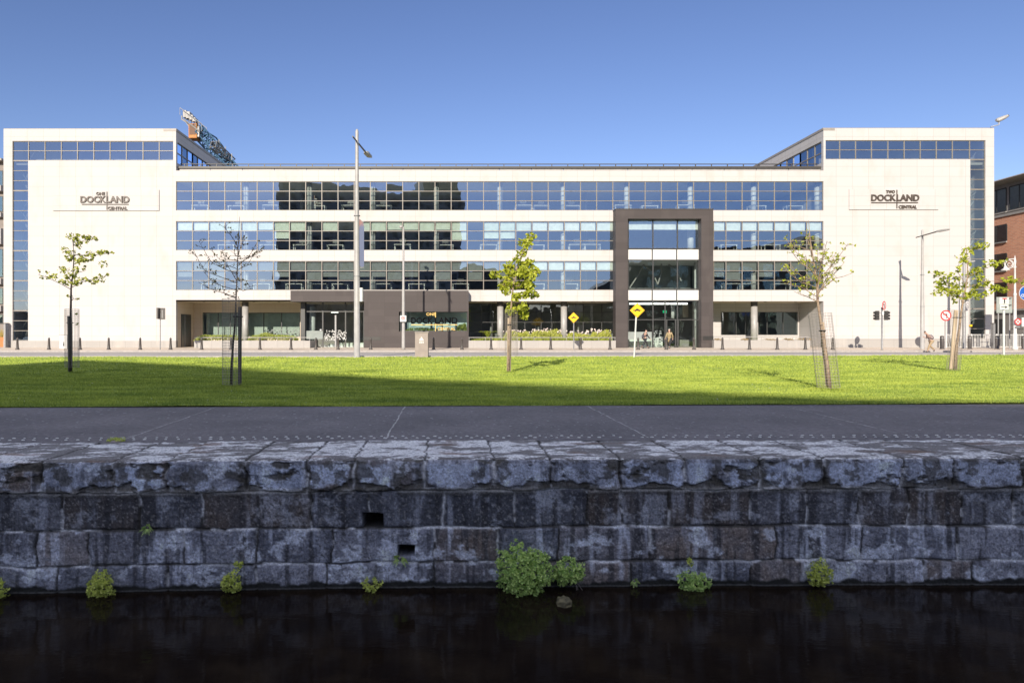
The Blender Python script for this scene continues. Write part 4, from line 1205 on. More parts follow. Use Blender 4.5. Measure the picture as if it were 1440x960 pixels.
for r_, l in deskrows.items():
    for i, x in enumerate(l):
        loc = (BX(x), FY + 1.3 + random.uniform(0, .5), BZ(ROWS[r_][1]) - .04)
        lab = f'white office desk behind the {nm[r_]}, {ORD[i]} from the left'
        if not used[0]: desk.location = loc; desk['label'] = lab; used[0] = True
        else: dup(desk, loc, random.uniform(-.05, .05), lab)


def simple(name, label, cat, parts, loc, group=None):
    t = thing(name, label, cat, loc, group=group)
    for n_, m_, g_ in parts: g_.build(n_, m_, t)
    return t


# ------------------------------------------------------------------ bollards
def make_bollard():
    t = thing('bollard', 'bollard', 'bollard', local=True, group='black bollards along the far pavement kerb')
    g = MB(); g.lathe((0, 0, 0), [(.17, 0), (.17, .05), (.13, .10), (.115, .14), (.075, .82), (.095, .84), (.095, .90), (.07, .92), (.07, .97), (.03, 1.02)], 16)
    g.build('shaft', 'bollard', t, smooth=True)
    g = MB(); g.lathe((0, 0, .70), [(.098, 0), (.096, .03)], 16); g.build('band', 'colcap', t)
    return t


bol = make_bollard(); first = True
BXS = [24.5, 68.9, 112.6, 152.9, 197.2, 239.9, 283.6, 324.7, 365.6, 409.3, 444.3, 475.4, 521.3, 609.8, 649.7, 690.6, 732.8, 774.4, 816.4, 857.8, 897.4, 937, 976, 1016, 1054, 1093, 1132.5, 1171]
zones = [(0, 247, 'the left white wing'), (247, 430, 'the left recess with hedges'), (430, 505, 'the left glazed entrance'), (505, 660, 'the dark entrance block'),
         (660, 866, 'the middle recess with columns'), (866, 1003, 'the tall dark portal'), (1003, 1145, 'the right recess with white wall'), (1145, 1500, 'the right white wing')]
cnt = {}
for x in BXS:
    D = 57.9; z = .118 + (D - 55.3) / 14.2 * .102
    zone = [c for a, b_, c in zones if a <= x < b_][0]; cnt[zone] = cnt.get(zone, 0) + 1
    lab = f'black bollard in front of {zone}, {ORD[cnt[zone] - 1]} from the left there'
    if first: bol.location = (gx(x, D), D, z); bol['label'] = lab; first = False
    else: dup(bol, (gx(x, D), D, z), 0, lab)
# stout bollards by the railing
sb = thing('bollard', 'stout dark bollard in front of the white railing, first from the left', 'bollard', local=True, group='stout dark bollards in front of the railing')
g = MB(); g.lathe((0, 0, 0), [(.21, 0), (.21, .04), (.15, .06), (.15, 1.10), (.13, 1.14), (.06, 1.17)], 18); g.build('shaft', 'bollard', sb, smooth=True)
g = MB(); g.lathe((0, 0, .95), [(.155, 0), (.155, .06)], 18); g.build('band', 'galv', sb)
D = 59.5
for i, x in enumerate((1324.7, 1363.7, 1402, 1439.6)):
    loc = (gx(x, D), D, .14)
    if i == 0: sb.location = loc
    else: dup(sb, loc, 0, f'stout dark bollard in front of the white railing, {ORD[i]} from the left')


def pz(D): return .118 + max(0, D - 55.3) / 14.2 * .102 if D > 55.2 else 0.0


# ------------------------------------------------------------------ lamp posts
def lamp(px, D, top, arm0, arm1, head, r0, r1, label, m='whitegal', base=None, armdepth=0.0):
    X = gx(px, D); z0 = pz(D); zt = gz(top, D)
    t = thing('street_lamp', label, 'street lamp', (X, D, z0))
    g = MB(); h = zt - z0
    g.lathe((X, D, z0), [(r0 * 1.25, 0), (r0 * 1.25, .06), (r0, .08), (r0 * .98, h * .36), (r0 * .93, h * .365), (r1 * 1.15, h * .75), (r1, h * .99), (r1 * .6, h)], 16)
    p = g.build('pole', m, t, smooth=True)
    g = MB()
    for q in (.355, .62): g.lathe((X, D, z0 + h * q), [(r0 * 1.04, 0), (r0 * 1.04, .05)], 16)
    g.build('pole_band', 'galv', t)
    a0 = W(arm0[0], arm0[1], D + armdepth * .4); a1 = W(arm1[0], arm1[1], D - armdepth)
    g = MB(); g.tube([a0, a1], [.045, .06], 8); g.build('arm', 'colcap', t)
    hd = W(head[0], head[1], D - armdepth * 1.35)
    d = (hd - a1)
    g = MB(); u = d.normalized(); w = u.cross(Vector((0, 0, 1))).normalized(); n_ = w.cross(u)
    L0, L1, hw = -.05, d.length, .17
    sec = [(0, .5, .05), (.15, 1, .07), (.8, 1, .06), (1, .7, .03)]
    vs = []
    for s_, k, th in sec:
        c = a1 + u * (L0 + (L1 - L0) * s_)
        for a, b_ in ((-1, -1), (1, -1), (1, 1), (-1, 1)): vs.append(c + w * hw * k * a + n_ * th * b_)
    fs = [(0, 1, 2, 3), (12, 13, 14, 15)]
    for i in range(3):
        for j in range(4): fs.append((4 * i + j, 4 * i + (j + 1) % 4, 4 * i + 4 + (j + 1) % 4, 4 * i + 4 + j))
    g.add(vs, fs); hh = g.build('lamp_head', 'colgrey', t)
    return t


DL = 42.5
big = lamp(502, DL, 182, (496, 192), (514, 214), (521, 221.5), .19, .10, 'tall pale grey street lamp standing at the lawn edge left of centre', armdepth=-3.0)
# banner and small plate on the big lamp: things that hang from it
g = MB()
zb, zt = gz(376, DL), gz(308, DL); pts = []
xA, xB = gx(504.5, DL) + .0, gx(512.0, DL)
pts = [(xA, zb + .15), (xA + .20, zb), (xB, zb + .08), (xB, zt - .5), (xB - .05, zt - .25), (xA + .12, zt - .05), (xA, zt)]
g.prism(pts, DL - .02, DL + .015)
t = thing('banner', 'narrow faded blue banner with reddish print hanging from the tall street lamp', 'banner', (xA, DL, zb)); g.build('banner_cloth', 'banner', t)
g = MB(); g.tube([(gx(502, DL), DL, zt + .02), (xB, DL, zt - .2)], .02, 6); g.tube([(gx(502, DL), DL, zb - .02), (xB, DL, zb)], .02, 6); g.build('bracket', 'galv', t)
t = thing('sign_plate', 'small white plate turned sideways on the tall street lamp', 'sign', (gx(509, DL), DL, gz(424, DL)))
g = MB(); g.box(gx(506.6, DL), gx(510.4, DL), DL - .3, DL + .15, gz(424, DL), gz(405, DL)); g.build('plate', 'white', t)
g = MB(); g.box(gx(503, DL), gx(506.6, DL), DL - .02, DL + .02, gz(421, DL), gz(420, DL)); g.box(gx(503, DL), gx(506.6, DL), DL - .02, DL + .02, gz(408, DL), gz(407, DL)); g.build('bracket', 'black', t)

D2 = 57.6
X = gx(567.3, D2); t = thing('street_lamp', 'slim white lamp post with a small globe in front of the dark entrance block', 'street lamp', (X, D2, pz(D2)))
g = MB(); h = gz(319, D2) - pz(D2); g.lathe((X, D2, pz(D2)), [(.16, 0), (.15, .3), (.12, h * .48), (.10, h * .5), (.07, h)], 14); g.build('pole', 'whitegal', t, smooth=True)
c = W(564, 319, D2); g = MB(); g.lathe((c.x, c.y, c.z), [(.03, -.14), (.12, -.10), (.16, 0), (.12, .10), (.03, .13)], 12); g.build('lamp_head', 'whitegal', t, smooth=True)
g = MB(); g.tube([(c.x, D2, c.z), (X, D2, c.z - .08)], .035, 6); g.build('arm', 'whitegal', t)
t = thing('parking_sign', 'small white square sign with red ring on the slim lamp post', 'sign', (X, D2, gz(452.5, D2)))
g = MB(); g.box(gx(562.8, D2), gx(571.6, D2), D2 - .24, D2 - .21, gz(452.2, D2), gz(443.6, D2)); g.build('plate', 'white', t)
g = MB(); g.ring(gx(567.2, D2), gz(447.2, D2), .11, .16, D2 - .25, D2 - .241); g.disc(gx(567.2, D2), gz(447.2, D2), .06, D2 - .25, D2 - .241); g.build('red_ring', 'red', t)
g = MB(); g.box(gx(563.5, D2), gx(571, D2), D2 - .21, D2 + .1, gz(453.3, D2), gz(452.4, D2)); g.build('bracket', 'black', t)

lamp(1297, 59.0, 323, (1288.3, 334), (1318, 325.5), (1335, 322.2), .16, .08, 'tall white street lamp in front of the right white wing beside the walking person', armdepth=2.5)
DD = 61.0
lamp(1355.5, DD, 366, (1352, 372), (1362, 368), (1370, 367), .14, .10, 'grey street lamp behind the rightmost tree near the stair window', m='galv')
DD = 62.0; X = gx(1363.5, DD); t = thing('camera_pole', 'thin pale pole with small yellow box beside the grey lamp behind the rightmost tree', 'pole', (X, DD, pz(DD)))
g = MB(); g.lathe((X, DD, pz(DD)), [(.06, 0), (.05, gz(380, DD))], 10); g.build('pole', 'whitegal', t); g = MB(); g.box(X - .09, X + .09, DD - .2, DD - .06, gz(459, DD), gz(456.5, DD)); g.build('box', 'yellow', t)

# ornate lamp on the right
D4 = 56.8; X = gx(1427.3, D4); z0 = pz(D4)
t = thing('ornate_street_lamp', 'white ornate street lamp with a scrolled bracket near the brick building', 'street lamp', (X, D4, z0))
g = MB(); zt = gz(364, D4); h = zt - z0
g.lathe((X, D4, z0), [(.22, 0), (.22, .2), (.17, .3), (.17, 1.3), (.12, 1.4), (.10, h * .6), (.13, h * .61), (.08, h * .63), (.06, h * .9), (.10, h * .91), (.05, h * .93), (.09, h * .97), (.01, h * 1.04)], 14)
g.build('pole', 'white', t, smooth=True)
g = MB(); cx, cz = gx(1419.5, D4), gz(371.5, D4)
g.tube([(cx + .33 * math.cos(a), D4, cz + .33 * math.sin(a)) for a in [k * PI / 10 for k in range(0, 21)]], .035, 6)
g.tube([(cx + (.05 + .022 * k) * math.cos(k * .7), D4, cz + (.05 + .022 * k) * math.sin(k * .7)) for k in range(0, 12)], .025, 6)
g.tube([(X, D4, cz + .45), (cx, D4, cz + .42), (cx - .45, D4, cz + .25), (gx(1413.5, D4), D4, gz(377, D4))], .035, 6)
g.tube([(X, D4, cz - .3), (cx + .25, D4, cz - .25)], .03, 6); g.build('scroll_bracket', 'white', t)
g = MB(); c = W(1414, 380, D4); g.lathe((c.x, c.y, c.z), [(.32, 0), (.30, .06), (.14, .16), (.10, .32), (.03, .38)], 14); g.build('lamp_head', 'white', t, smooth=True)
t = thing('no_parking_sign', 'small round red crossed sign on the white ornate lamp', 'sign', (X, D4, gz(458, D4)))
cx, cz = gx(1427.8, D4), gz(452.3, D4)
g = MB(); g.disc(cx, cz, .24, D4 - .26, D4 - .23); g.build('sign_face', 'white', t)
g = MB(); g.ring(cx, cz, .20, .28, D4 - .275, D4 - .245)
for s in (-1, 1):
    g.add([(cx - .17 - .03, D4 - .27, cz - s * .17), (cx - .17 + .03, D4 - .27, cz - s * .17), (cx + .17 + .03, D4 - .27, cz + s * .17), (cx + .17 - .03, D4 - .27, cz + s * .17)], [(0, 1, 2, 3)])
g.build('red_cross', 'red', t)
g = MB(); g.box(cx - .16, cx + .16, D4 - .25, D4 - .23, cz - .50, cz - .36); g.build('plate', 'galv', t)


# ------------------------------------------------------------------ traffic signs
def pole_sign(name, label, px, D, ytop, r=.04, m='galv', tilt=0.0):
    X = gx(px, D); t = thing(name, label, 'sign', (X, D, pz(D)))
    g = MB(); g.tube([(X, D, pz(D)), (gx(px + tilt, D), D, gz(ytop, D))], r, 10); g.build('pole', m, t)
    return t


def diamond(label, px, D, cx, cy, half, ybase_tilt, mpole):
    t = pole_sign('warning_sign', label, px, D, cy + half * .5, .05, mpole, ybase_tilt)
    X, Z, h = gx(cx, D), gz(cy, D), half / F * D
    y = D - .09
    def dm(q, c=.06): return [(X, Z - q), (X + q, Z), (X, Z + q), (X - q, Z)]
    g = MB(); g.prism(dm(h), y, y + .02); g.build('sign_face', 'yellow', t)
    g = MB()
    g.box(X - h * .36, X + h * .36, y - .012, y - .003, Z - h * .08, Z + h * .08); g.box(X - h * .18, X + h * .18, y - .012, y - .003, Z + h * .08, Z + h * .22)
    for s in (-1, 1):
        g.box(X + s * h * .26 - h * .06, X + s * h * .26 + h * .06, y - .012, y - .003, Z - h * .18, Z - h * .08)
        g.ring(X + s * h * .44, Z, h * .08, h * .13, y - .012, y - .003, 14)
    g.build('car_symbol', 'black', t)
    # front edge of the border
    g = MB(); q = h * .93; q2 = h * .88
    a, b_ = dm(q), dm(q2); vs = [(x, y - .003, z) for x, z in a] + [(x, y - .003, z) for x, z in b_]
    g.add(vs, [(k, (k + 1) % 4, (k + 1) % 4 + 4, k + 4) for k in range(4)]); g.build('border', 'black', t)


diamond('small yellow diamond warning sign on the pavement before the middle recess', 806.8, 57.6, 806.4, 446.6, 7.6, 0, 'galv')
diamond('large yellow diamond warning sign with car symbol leaning before the tall dark portal', 891.6, 43.3, 895.6, 436.3, 10.4, 3.2, 'white')
# dark two-leaf sign, left wing
t = pole_sign('notice_sign', 'dark two-leaf sign seen from behind on a thin pole before the left wing', 225.3, 57.8, 440, .04)
g = MB(); D = 57.8; g.box(gx(222, D), gx(224.4, D), D - .3, D + .25, gz(448.5, D), gz(432.8, D)); g.box(gx(226, D), gx(232.6, D), D - .05, D - .02, gz(449.2, D), gz(433, D)); g.build('sign_leaf', 'bollard', t)
g = MB(); g.box(gx(224.5, D), gx(232, D), D - .02, D + .02, gz(437, D), gz(436, D)); g.box(gx(228, D), gx(229, D), D - .06, D - .05, gz(447, D), gz(436, D)); g.build('rail', 'galv', t)
# white cabinet sign behind first tree
D = 60.5; t = thing('notice_cabinet', 'low white cabinet with a black pictogram behind the leftmost tree', 'cabinet', (gx(88.5, D), D, pz(D)))
g = MB(); g.box(gx(83.6, D), gx(94.2, D), D, D + .3, pz(D), gz(471.2, D)); g.build('cabinet_body', 'white', t, bevel=.02)
g = MB(); g.box(gx(83.3, D), gx(94.5, D), D - .03, D + .33, gz(471.2, D), gz(470.5, D)); g.build('cabinet_lid', 'galv', t)
g = MB(); g.disc(gx(89.3, D), gz(481.5, D), .06, D - .012, D - .003, 12); g.box(gx(89.3, D) - .05, gx(89.3, D) + .05, D - .012, D - .003, gz(486.5, D), gz(482.8, D)); g.build('pictogram', 'black', t)
# grey utility cabinet in front
D = 42.6; t = thing('utility_cabinet', 'tall grey metal cabinet with white emblem standing at the lawn edge', 'cabinet', (gx(594, D), D, 0))
g = MB(); g.box(gx(583.6, D), gx(602.0, D), D, D + .55, .03, gz(468, D)); g.build('cabinet_body', surf('cabinet_grey', (.27, .225, .20), .5, (.23, .19, .17)), t, bevel=.015)
g = MB(); g.box(gx(583.2, D), gx(602.8, D), D - .03, D + .58, gz(468, D), gz(466.5, D)); g.build('cabinet_lid', 'coping', t, bevel=.01)
g = MB(); g.box(gx(602.0, D) + .005, gx(602.0, D) + .03, D + .02, D + .53, .03, gz(468.2, D)); g.build('cabinet_door_edge', 'black', t)
g = MB(); cx = gx(592.8, D)
g.prism([(cx - .13, gz(479, D)), (cx + .13, gz(479, D)), (cx + .13, gz(477.4, D)), (cx + .04, gz(475.0, D)), (cx + .02, gz(473.6, D)), (cx - .02, gz(473.6, D)), (cx - .05, gz(475.4, D)), (cx - .13, gz(477, D))], D - .008, D - .002)
for k in (-1, 0, 1): g.box(cx + k * .1 - .035, cx + k * .1 + .035, D - .008, D - .002, gz(482.6, D), gz(480, D))
g.build('emblem', 'white', t)
g = MB(); g.box(gx(583.0, D), gx(603, D), D - .04, D + .6, 0, .035); g.build('cabinet_base', 'kerb', t)

# traffic light
D = 57.0; X = gx(1240.3, D); t = thing('traffic_light', 'traffic light pole with two black signal heads before the right wing', 'traffic light', (X, D, pz(D)))
g = MB(); g.lathe((X, D, pz(D)), [(.10, 0), (.07, .1), (.07, gz(432, D) - pz(D))], 12); g.build('pole', 'galv', t, smooth=True)
for xx, s in ((1233.6, -1), (1246.2, 1)):
    cx = gx(xx, D); g = MB(); g.box(cx - .13, cx + .13, D - .12, D + .12, gz(450, D), gz(437, D)); hd = g.build('signal_head', 'black', t, bevel=.03)
    for k in range(3):
        cz = gz(439.3 + k * 4.1, D); g = MB(); vs = []
        g.tube([(cx + s * .10, D, cz), (cx + s * .28, D, cz - .03)], .10, 10); q = g.build('hood', 'black', None); rebase(q, t); q.parent = hd
        g = MB(); g.disc(cx, cz, .07, D - .135, D - .121, 12); q = g.build('lens', 'colcap', None); rebase(q, t); q.parent = hd
    g = MB(); g.box(min(cx, X), max(cx, X), D - .02, D + .02, gz(440, D) - .02, gz(440, D) + .02); g.box(min(cx, X), max(cx, X), D - .02, D + .02, gz(448, D) - .02, gz(448, D) + .02); g.build('bracket', 'galv', t)
g = MB(); g.box(X - .08, X + .08, D - .14, D - .07, gz(443, D), gz(438, D)); g.build('control_box', 'white', t)


def round_sign(name, label, px, D, cy, r, ytilt, rx=1.0, sym='turn', parent=None, depth=.1):
    if parent is None: t = pole_sign(name, label, px, D, cy, .035)
    else: t = thing(name, label, 'sign', (gx(px, D), D, gz(cy, D) - r))
    cx, cz = gx(px, D), gz(cy, D); y = D - depth
    g = MB(); g.disc(0, 0, r, 0, .015); fo = g
    parts = [('sign_face', 'white', g)]
    g = MB(); g.ring(0, 0, r * .80, r * 1.02, -.008, .012); parts.append(('red_ring', 'red', g))
    g = MB(); g.add([(-r * .62, -.006, r * .5), (-r * .5, -.006, r * .62), (r * .62, -.006, -r * .5), (r * .5, -.006, -r * .62)], [(0, 1, 2, 3)]); parts.append(('red_bar', 'red', g))
    g = MB(); g.box(.08 * r, .26 * r, -.004, -.001, -r * .55, r * .15); g.box(-r * .35, .26 * r, -.004, -.001, r * .15, r * .32)
    g.prism([(-r * .6, r * .235), (-r * .3, 0), (-r * .3, r * .47)], -.004, -.001); parts.append(('arrow_symbol', 'black', g))
    M_ = Matrix.Translation((cx, y, cz)) @ Matrix.Rotation(math.acos(rx), 4, 'Z')
    for n_, m_, g_ in parts:
        g_.v = [tuple(M_ @ Vector(v)) for v in g_.v]; g_.build(n_, m_, t)
    return t


round_sign('no_turn_sign', 'round red-ringed no left turn sign on a thin pole in front of the railing', 1329, 58.6, 443.6, .45, 0)
round_sign('no_turn_sign', 'round sign turned edge-on above the traffic light heads', 1242.2, 57.0, 429.6, .36, 0, rx=.8, parent=1, depth=.10)

# T sign with its arrow plate, and the bigger sign behind it
D = 46.5; t = pole_sign('direction_sign', 'white sign with red and black T above a black arrow on a white pole', 1411.6, D, 420, .07, 'white')
g = MB(); y = D - .14
g.box(gx(1403.2, D), gx(1416.5, D), y, y + .02, gz(427.6, D), gz(418, D)); g.box(gx(1404, D), gx(1416, D), y, y + .02, gz(435.2, D), gz(428.4, D)); g.build('sign_face', 'white', t)
g = MB(); g.box(gx(1407, D), gx(1413.6, D), y - .008, y - .002, gz(420.6, D), gz(419, D)); g.build('red_bar', 'red', t)
g = MB(); g.box(gx(1409.4, D), gx(1411, D), y - .008, y - .002, gz(426.5, D), gz(420.7, D))
g.box(gx(1405.5, D), gx(1411.5, D), y - .008, y - .002, gz(432.4, D), gz(431.4, D)); g.prism([(gx(1411.3, D), gz(433.8, D)), (gx(1414.5, D), gz(431.9, D)), (gx(1411.3, D), gz(430, D))], y - .008, y - .002); g.build('symbol', 'black', t)
D = 60.5; t = thing('information_sign', 'large pale grey-green board with dark marks behind the T sign', 'sign', (gx(1413, D), D, pz(D)))
g = MB(); g.box(gx(1401.5, D), gx(1423.6, D), D, D + .04, gz(440, D), gz(417.6, D)); g.build('board', 'signback', t)
g = MB()
for yy in (420, 429.6): g.prism([(gx(1416.5, D), gz(yy + 1.4, D)), (gx(1422.4, D), gz(yy - .2, D)), (gx(1422.4, D), gz(yy - 1.2, D)), (gx(1416.5, D), gz(yy - 1.0, D))], D - .01, D - .002)
g.box(gx(1404, D), gx(1421, D), D + .04, D + .1, gz(439.5, D), gz(438.5, D)); g.build('marking', 'black', t)
g = MB()
for x in (1405, 1421): g.tube([(gx(x, D), D + .1, pz(D)), (gx(x, D), D + .1, gz(418, D))], .05, 8)
g.build('post', 'galv', t)
# blue round sign at the right edge
D = 46.8; X = gx(1447, D); t = pole_sign('cycle_route_sign', 'large round blue sign with white symbol cut by the right edge', 1447, D, 412, .06, 'white')
g = MB(); cx, cz = gx(1441.5, D), gz(412.3, D); g.disc(cx, cz, .50, D - .12, D - .10); g.build('sign_face', 'blue', t)
g = MB(); y0, y1 = D - .13, D - .122
g.ring(cx - .26, cz - .16, .075, .11, y0, y1, 18); g.ring(cx + .10, cz - .16, .075, .11, y0, y1, 18); g.box(cx - .13, cx - .09, y0, y1, cz - .14, cz + .22); g.box(cx - .26, cx + .1, y0, y1, cz - .17, cz - .13)
g.disc(cx + .02, cz + .22, .06, y0, y1, 12); g.build('symbol', 'white', t); g = MB(); g.ring(cx, cz, .48, .51, y0, D - .099); g.build('rim', 'white', t)
g = MB(); g.box(gx(1437, 58), gx(1444, 58), 58, 58.03, gz(459, 58), gz(446.5, 58)); t = thing('parking_plate', 'small white plate on a post at the far right edge', 'sign', (gx(1440, 58), 58, pz(58)))
g.build('plate', 'white', t); g = MB(); g.tube([(gx(1441, 58), 58.06, pz(58)), (gx(1441, 58), 58.06, gz(447, 58))], .04, 8); g.build('post', 'galv', t)

# white railing at the right
D = 62.3; t = thing('railing', 'white vertical bar railing along the foot of the stair tower and beyond', 'railing', (gx(1380, D), D, pz(D)))
g = MB(); xa, xb = gx(1330, D), gx(1470, D); zt = gz(470, D)
g.box(xa, xb, D - .02, D + .02, zt - .05, zt); g.box(xa, xb, D - .02, D + .02, pz(D) + .08, pz(D) + .12); g.build('rail', 'white', t)
g = MB(); x = xa + .07
while x < xb: g.box(x - .012, x + .012, D - .012, D + .012, pz(D) + .12, zt - .05); x += .14
g.build('bars', 'white', t)
g = MB(); x = xa
while x < xb + .1: g.box(x - .035, x + .035, D - .035, D + .035, pz(D), zt + .04); x += 2.33
g.build('post', 'white', t)
t = thing('gate_pillar', 'dark slim pillar at the right corner of the white wing', 'pillar', (gx(1398.5, 61), 61, pz(61)))
g = MB(); g.box(gx(1397, 61), gx(1400, 61), 61, 61.3, pz(61), gz(455, 61)); g.build('shaft', 'galv', t); g = MB(); g.box(gx(1396.7, 61), gx(1400.3, 61), 60.98, 61.32, gz(455, 61), gz(454, 61)); g.build('cap', 'colcap', t)

# camera on the right wing roof corner
c = W(1405, 172, 63.9); t = thing('security_camera', 'white security camera on a bent arm at the right wing roof corner', 'camera', (BX(1396), FY, BZ(180.5)))
g = MB(); g.tube([(BX(1392), FY - .1, BZ(179)), (BX(1400), FY - .1, BZ(177)), (BX(1403.5), FY - .1, BZ(176)), (BX(1403.8), FY - .1, BZ(171.5))], .045, 8); g.build('arm', 'whitegal', t)
g = MB(); g.tube([(BX(1399.5), FY - .1, BZ(169.5)), (BX(1402), FY - .1, BZ(169.8)), (BX(1408.5), FY - .3, BZ(166.8)), (BX(1412.5), FY - .4, BZ(164.8))], [.12, .22, .18, .12], 10); g.build('housing', 'colgrey', t)
g = MB(); g.tube([(BX(1412.5), FY - .4, BZ(164.8)), (BX(1413.3), FY - .42, BZ(164.4))], .09, 10); g.build('lens', 'black', t)
t = thing('pavement_box', 'tiny white box lamp on the left recess wall', 'lamp', (BX(250), FY, 3)) if False else None
# small dark bin with post by the middle pavement sign shadow is only a shadow, not built


# ------------------------------------------------------------------ crane behind the roof
CD = 95.0
t = thing('tower_crane', 'blue lattice crane arm with orange cab and white platform rising behind the left roof', 'crane', (gx(330, CD), CD, 0))
def lattice(p0, p1, w, n, r, up=Vector((0, 0, 1))):
    d = (p1 - p0); u = d.normalized(); s_ = u.cross(up).normalized(); v = s_.cross(u).normalized(); g = MB()
    cs = [s_ * w * .5 * a + v * w * .5 * b_ for a, b_ in ((-1, -1), (1, -1), (1, 1), (-1, 1))]
    for c in cs: g.tube([p0 + c, p1 + c], r, 5)
    for i in range(n):
        a, b_ = p0 + d * i / n, p0 + d * (i + 1) / n
        for j in range(4):
            k = (j + 1) % 4
            g.tube([a + cs[j], b_ + cs[k]] if i % 2 else [a + cs[k], b_ + cs[j]], r * .6, 4, cap=False); g.tube([a + cs[j], a + cs[k]], r * .6, 4, cap=False)
    return g
p0, p1 = W(276, 182, CD), W(328, 240, CD + 4)
lattice(p0, p1, 1.35, 10, .13).build('jib', 'craneblue', t)
lattice(W(300, 203, CD), W(326, 228, CD + 4), .9, 6, .10).build('lower_boom', 'galv', t)
g = MB(); g.tube([W(287, 184, CD), W(298, 190, CD + 1), W(304, 194, CD + 2), W(314, 207, CD + 3), W(318, 216, CD + 3), W(332, 232, CD + 4)], .12, 6); g.build('hose_rail', 'craneblue', t)
g = MB()
a, b_ = W(259, 168, CD), W(284, 186, CD); u = (b_ - a)
g.add([a + Vector((0, -.9, 0)), b_ + Vector((0, -.9, 0)), b_ + Vector((0, .9, 0)), a + Vector((0, .9, 0)), a + Vector((.3, -.9, -.35)), b_ + Vector((0, -.9, -.3)), b_ + Vector((0, .9, -.3)), a + Vector((.3, .9, -.35))],
      [(0, 1, 2, 3), (4, 7, 6, 5), (0, 4, 5, 1), (1, 5, 6, 2), (2, 6, 7, 3), (3, 7, 4, 0)]); g.build('platform', 'bollard', t)
g = MB()
for x, y, w, h in ((262, 162, .42, 1.0), (266.6, 163.6, .5, .95), (271, 167, .45, .7), (275, 170, .4, .55)):
    c = W(x, y, CD); g.box(c.x - w * .5, c.x + w * .5, CD - .6, CD + .6, c.z - h * .5, c.z + h * .5)
g.build('counterweight', 'whitegal', t, bevel=.04)
g = MB()
for k in range(8):
    q = W(257 + 4.3 * k, 165 + 3.2 * k, CD); g.tube([q + Vector((0, -1, 0)), q + Vector((0, -1, 1.0))], .035, 4); g.tube([q + Vector((0, 1, 0)), q + Vector((0, 1, 1.0))], .035, 4)
for s in (-1, 1):
    g.tube([W(257, 165, CD) + Vector((0, s, 1.0)), W(287.1, 187.4, CD) + Vector((0, s, 1.0))], .04, 4)
g.tube([W(255.5, 163, CD), W(255.5, 168, CD), W(262, 172, CD), W(268, 181, CD)], .09, 5); g.build('guard_rail', 'whitegal', t)
g = MB(); ca, cb = W(267.5, 175.5, CD), W(279.5, 196.5, CD); g.box(ca.x, cb.x, CD - .7, CD + .9, cb.z, ca.z); g.build('cab', 'craneorange', t, bevel=.08)
g = MB(); g.box(ca.x + .15, cb.x - .12, CD - .73, CD - .702, cb.z + .5, ca.z - .15); g.build('cab_window', surf('cab_brown_glass', (.10, .035, .01), .6), t)  # window in a darker orange-brown than the cab
g = MB(); g.box(cb.x + .01, cb.x + .3, CD - .6, CD + .8, cb.z + .2, ca.z - .4); g.build('cab_side_panel', 'galv', t, bevel=.05)
lattice(W(322, 236, CD + 4) , Vector((gx(322, CD + 4), CD + 4, 0)), 1.6, 14, .12, up=Vector((0, 1, 0))).build('mast', 'craneblue', t)
for k in range(3):
    q = W(308 + 9 * k, 205 + 10 * k, CD + 2); g = MB(); g.tube([q, q + Vector((.0, 0, .9))], .06, 5); g.build('warning_light_post', 'whitegal', t)

# ------------------------------------------------------------------ neighbours
m, nt, out = mat('red_brick')
b = node(nt, 'ShaderNodeBsdfPrincipled', Roughness=.85); geo = node(nt, 'ShaderNodeNewGeometry'); sp = node(nt, 'ShaderNodeSeparateXYZ'); nt.links.new(geo.outputs['Position'], sp.inputs[0])
ad = node(nt, 'ShaderNodeMath', _operation='ADD'); nt.links.new(sp.outputs[0], ad.inputs[0]); nt.links.new(sp.outputs[1], ad.inputs[1])
cb = node(nt, 'ShaderNodeCombineXYZ'); nt.links.new(ad.outputs[0], cb.inputs[0]); nt.links.new(sp.outputs[2], cb.inputs[1])
br = node(nt, 'ShaderNodeTexBrick'); nt.links.new(cb.outputs[0], br.inputs['Vector']); br.inputs['Scale'].default_value = 1.0
br.inputs['Brick Width'].default_value = .45; br.inputs['Row Height'].default_value = .15; br.inputs['Mortar Size'].default_value = .014
br.inputs['Color1'].default_value = (.62, .29, .18, 1); br.inputs['Color2'].default_value = (.50, .22, .14, 1); br.inputs['Mortar'].default_value = (.5, .4, .32, 1)
nt.links.new(br.outputs[0], b.inputs['Base Color']); nt.links.new(b.outputs[0], out.inputs[0]); M['brick'] = m

NX = 57.5; t = thing('brick_building', 'red brick apartment building with curved grey roof at the far right', 'building', (NX, 68, 0))
zb0, zb1, zb2 = 3.9, 13.6, 17.2
def nyx(px): return NX * F / (px - PX)          # depth of the side wall seen at a photo column
g = MB(); g.box(NX, NX + 14, 64, 100, zb0, zb1); g.build('wall', 'brick', t)
g = MB(); g.box(NX - .03, NX + 14, 64, 100, .05, zb0 - .1); g.build('base_storey', 'panel', t)
g = MB(); g.box(NX - .3, NX + 14, 63.8, 100, zb0 - .1, zb0 + .08); g.box(NX - .12, NX + 14, 63.8, 100, zb1, zb1 + .25); g.build('string_course', 'colgrey', t)
g = MB(); g.box(NX + .6, NX + 14, 65, 100, zb1 + .25, zb2); g.build('top_storey', 'colgrey', t)
g = MB()
g.prism([(NX - 1.0, zb2), (NX - .6, zb2 - .15), (NX + 14.5, zb2 - .15), (NX + 14.5, zb2 + 1.3), (NX + 7, zb2 + 1.1), (NX + 2, zb2 + .55), (NX - .9, zb2 + .12)], 63.5, 100); g.build('roof', 'coping', t)
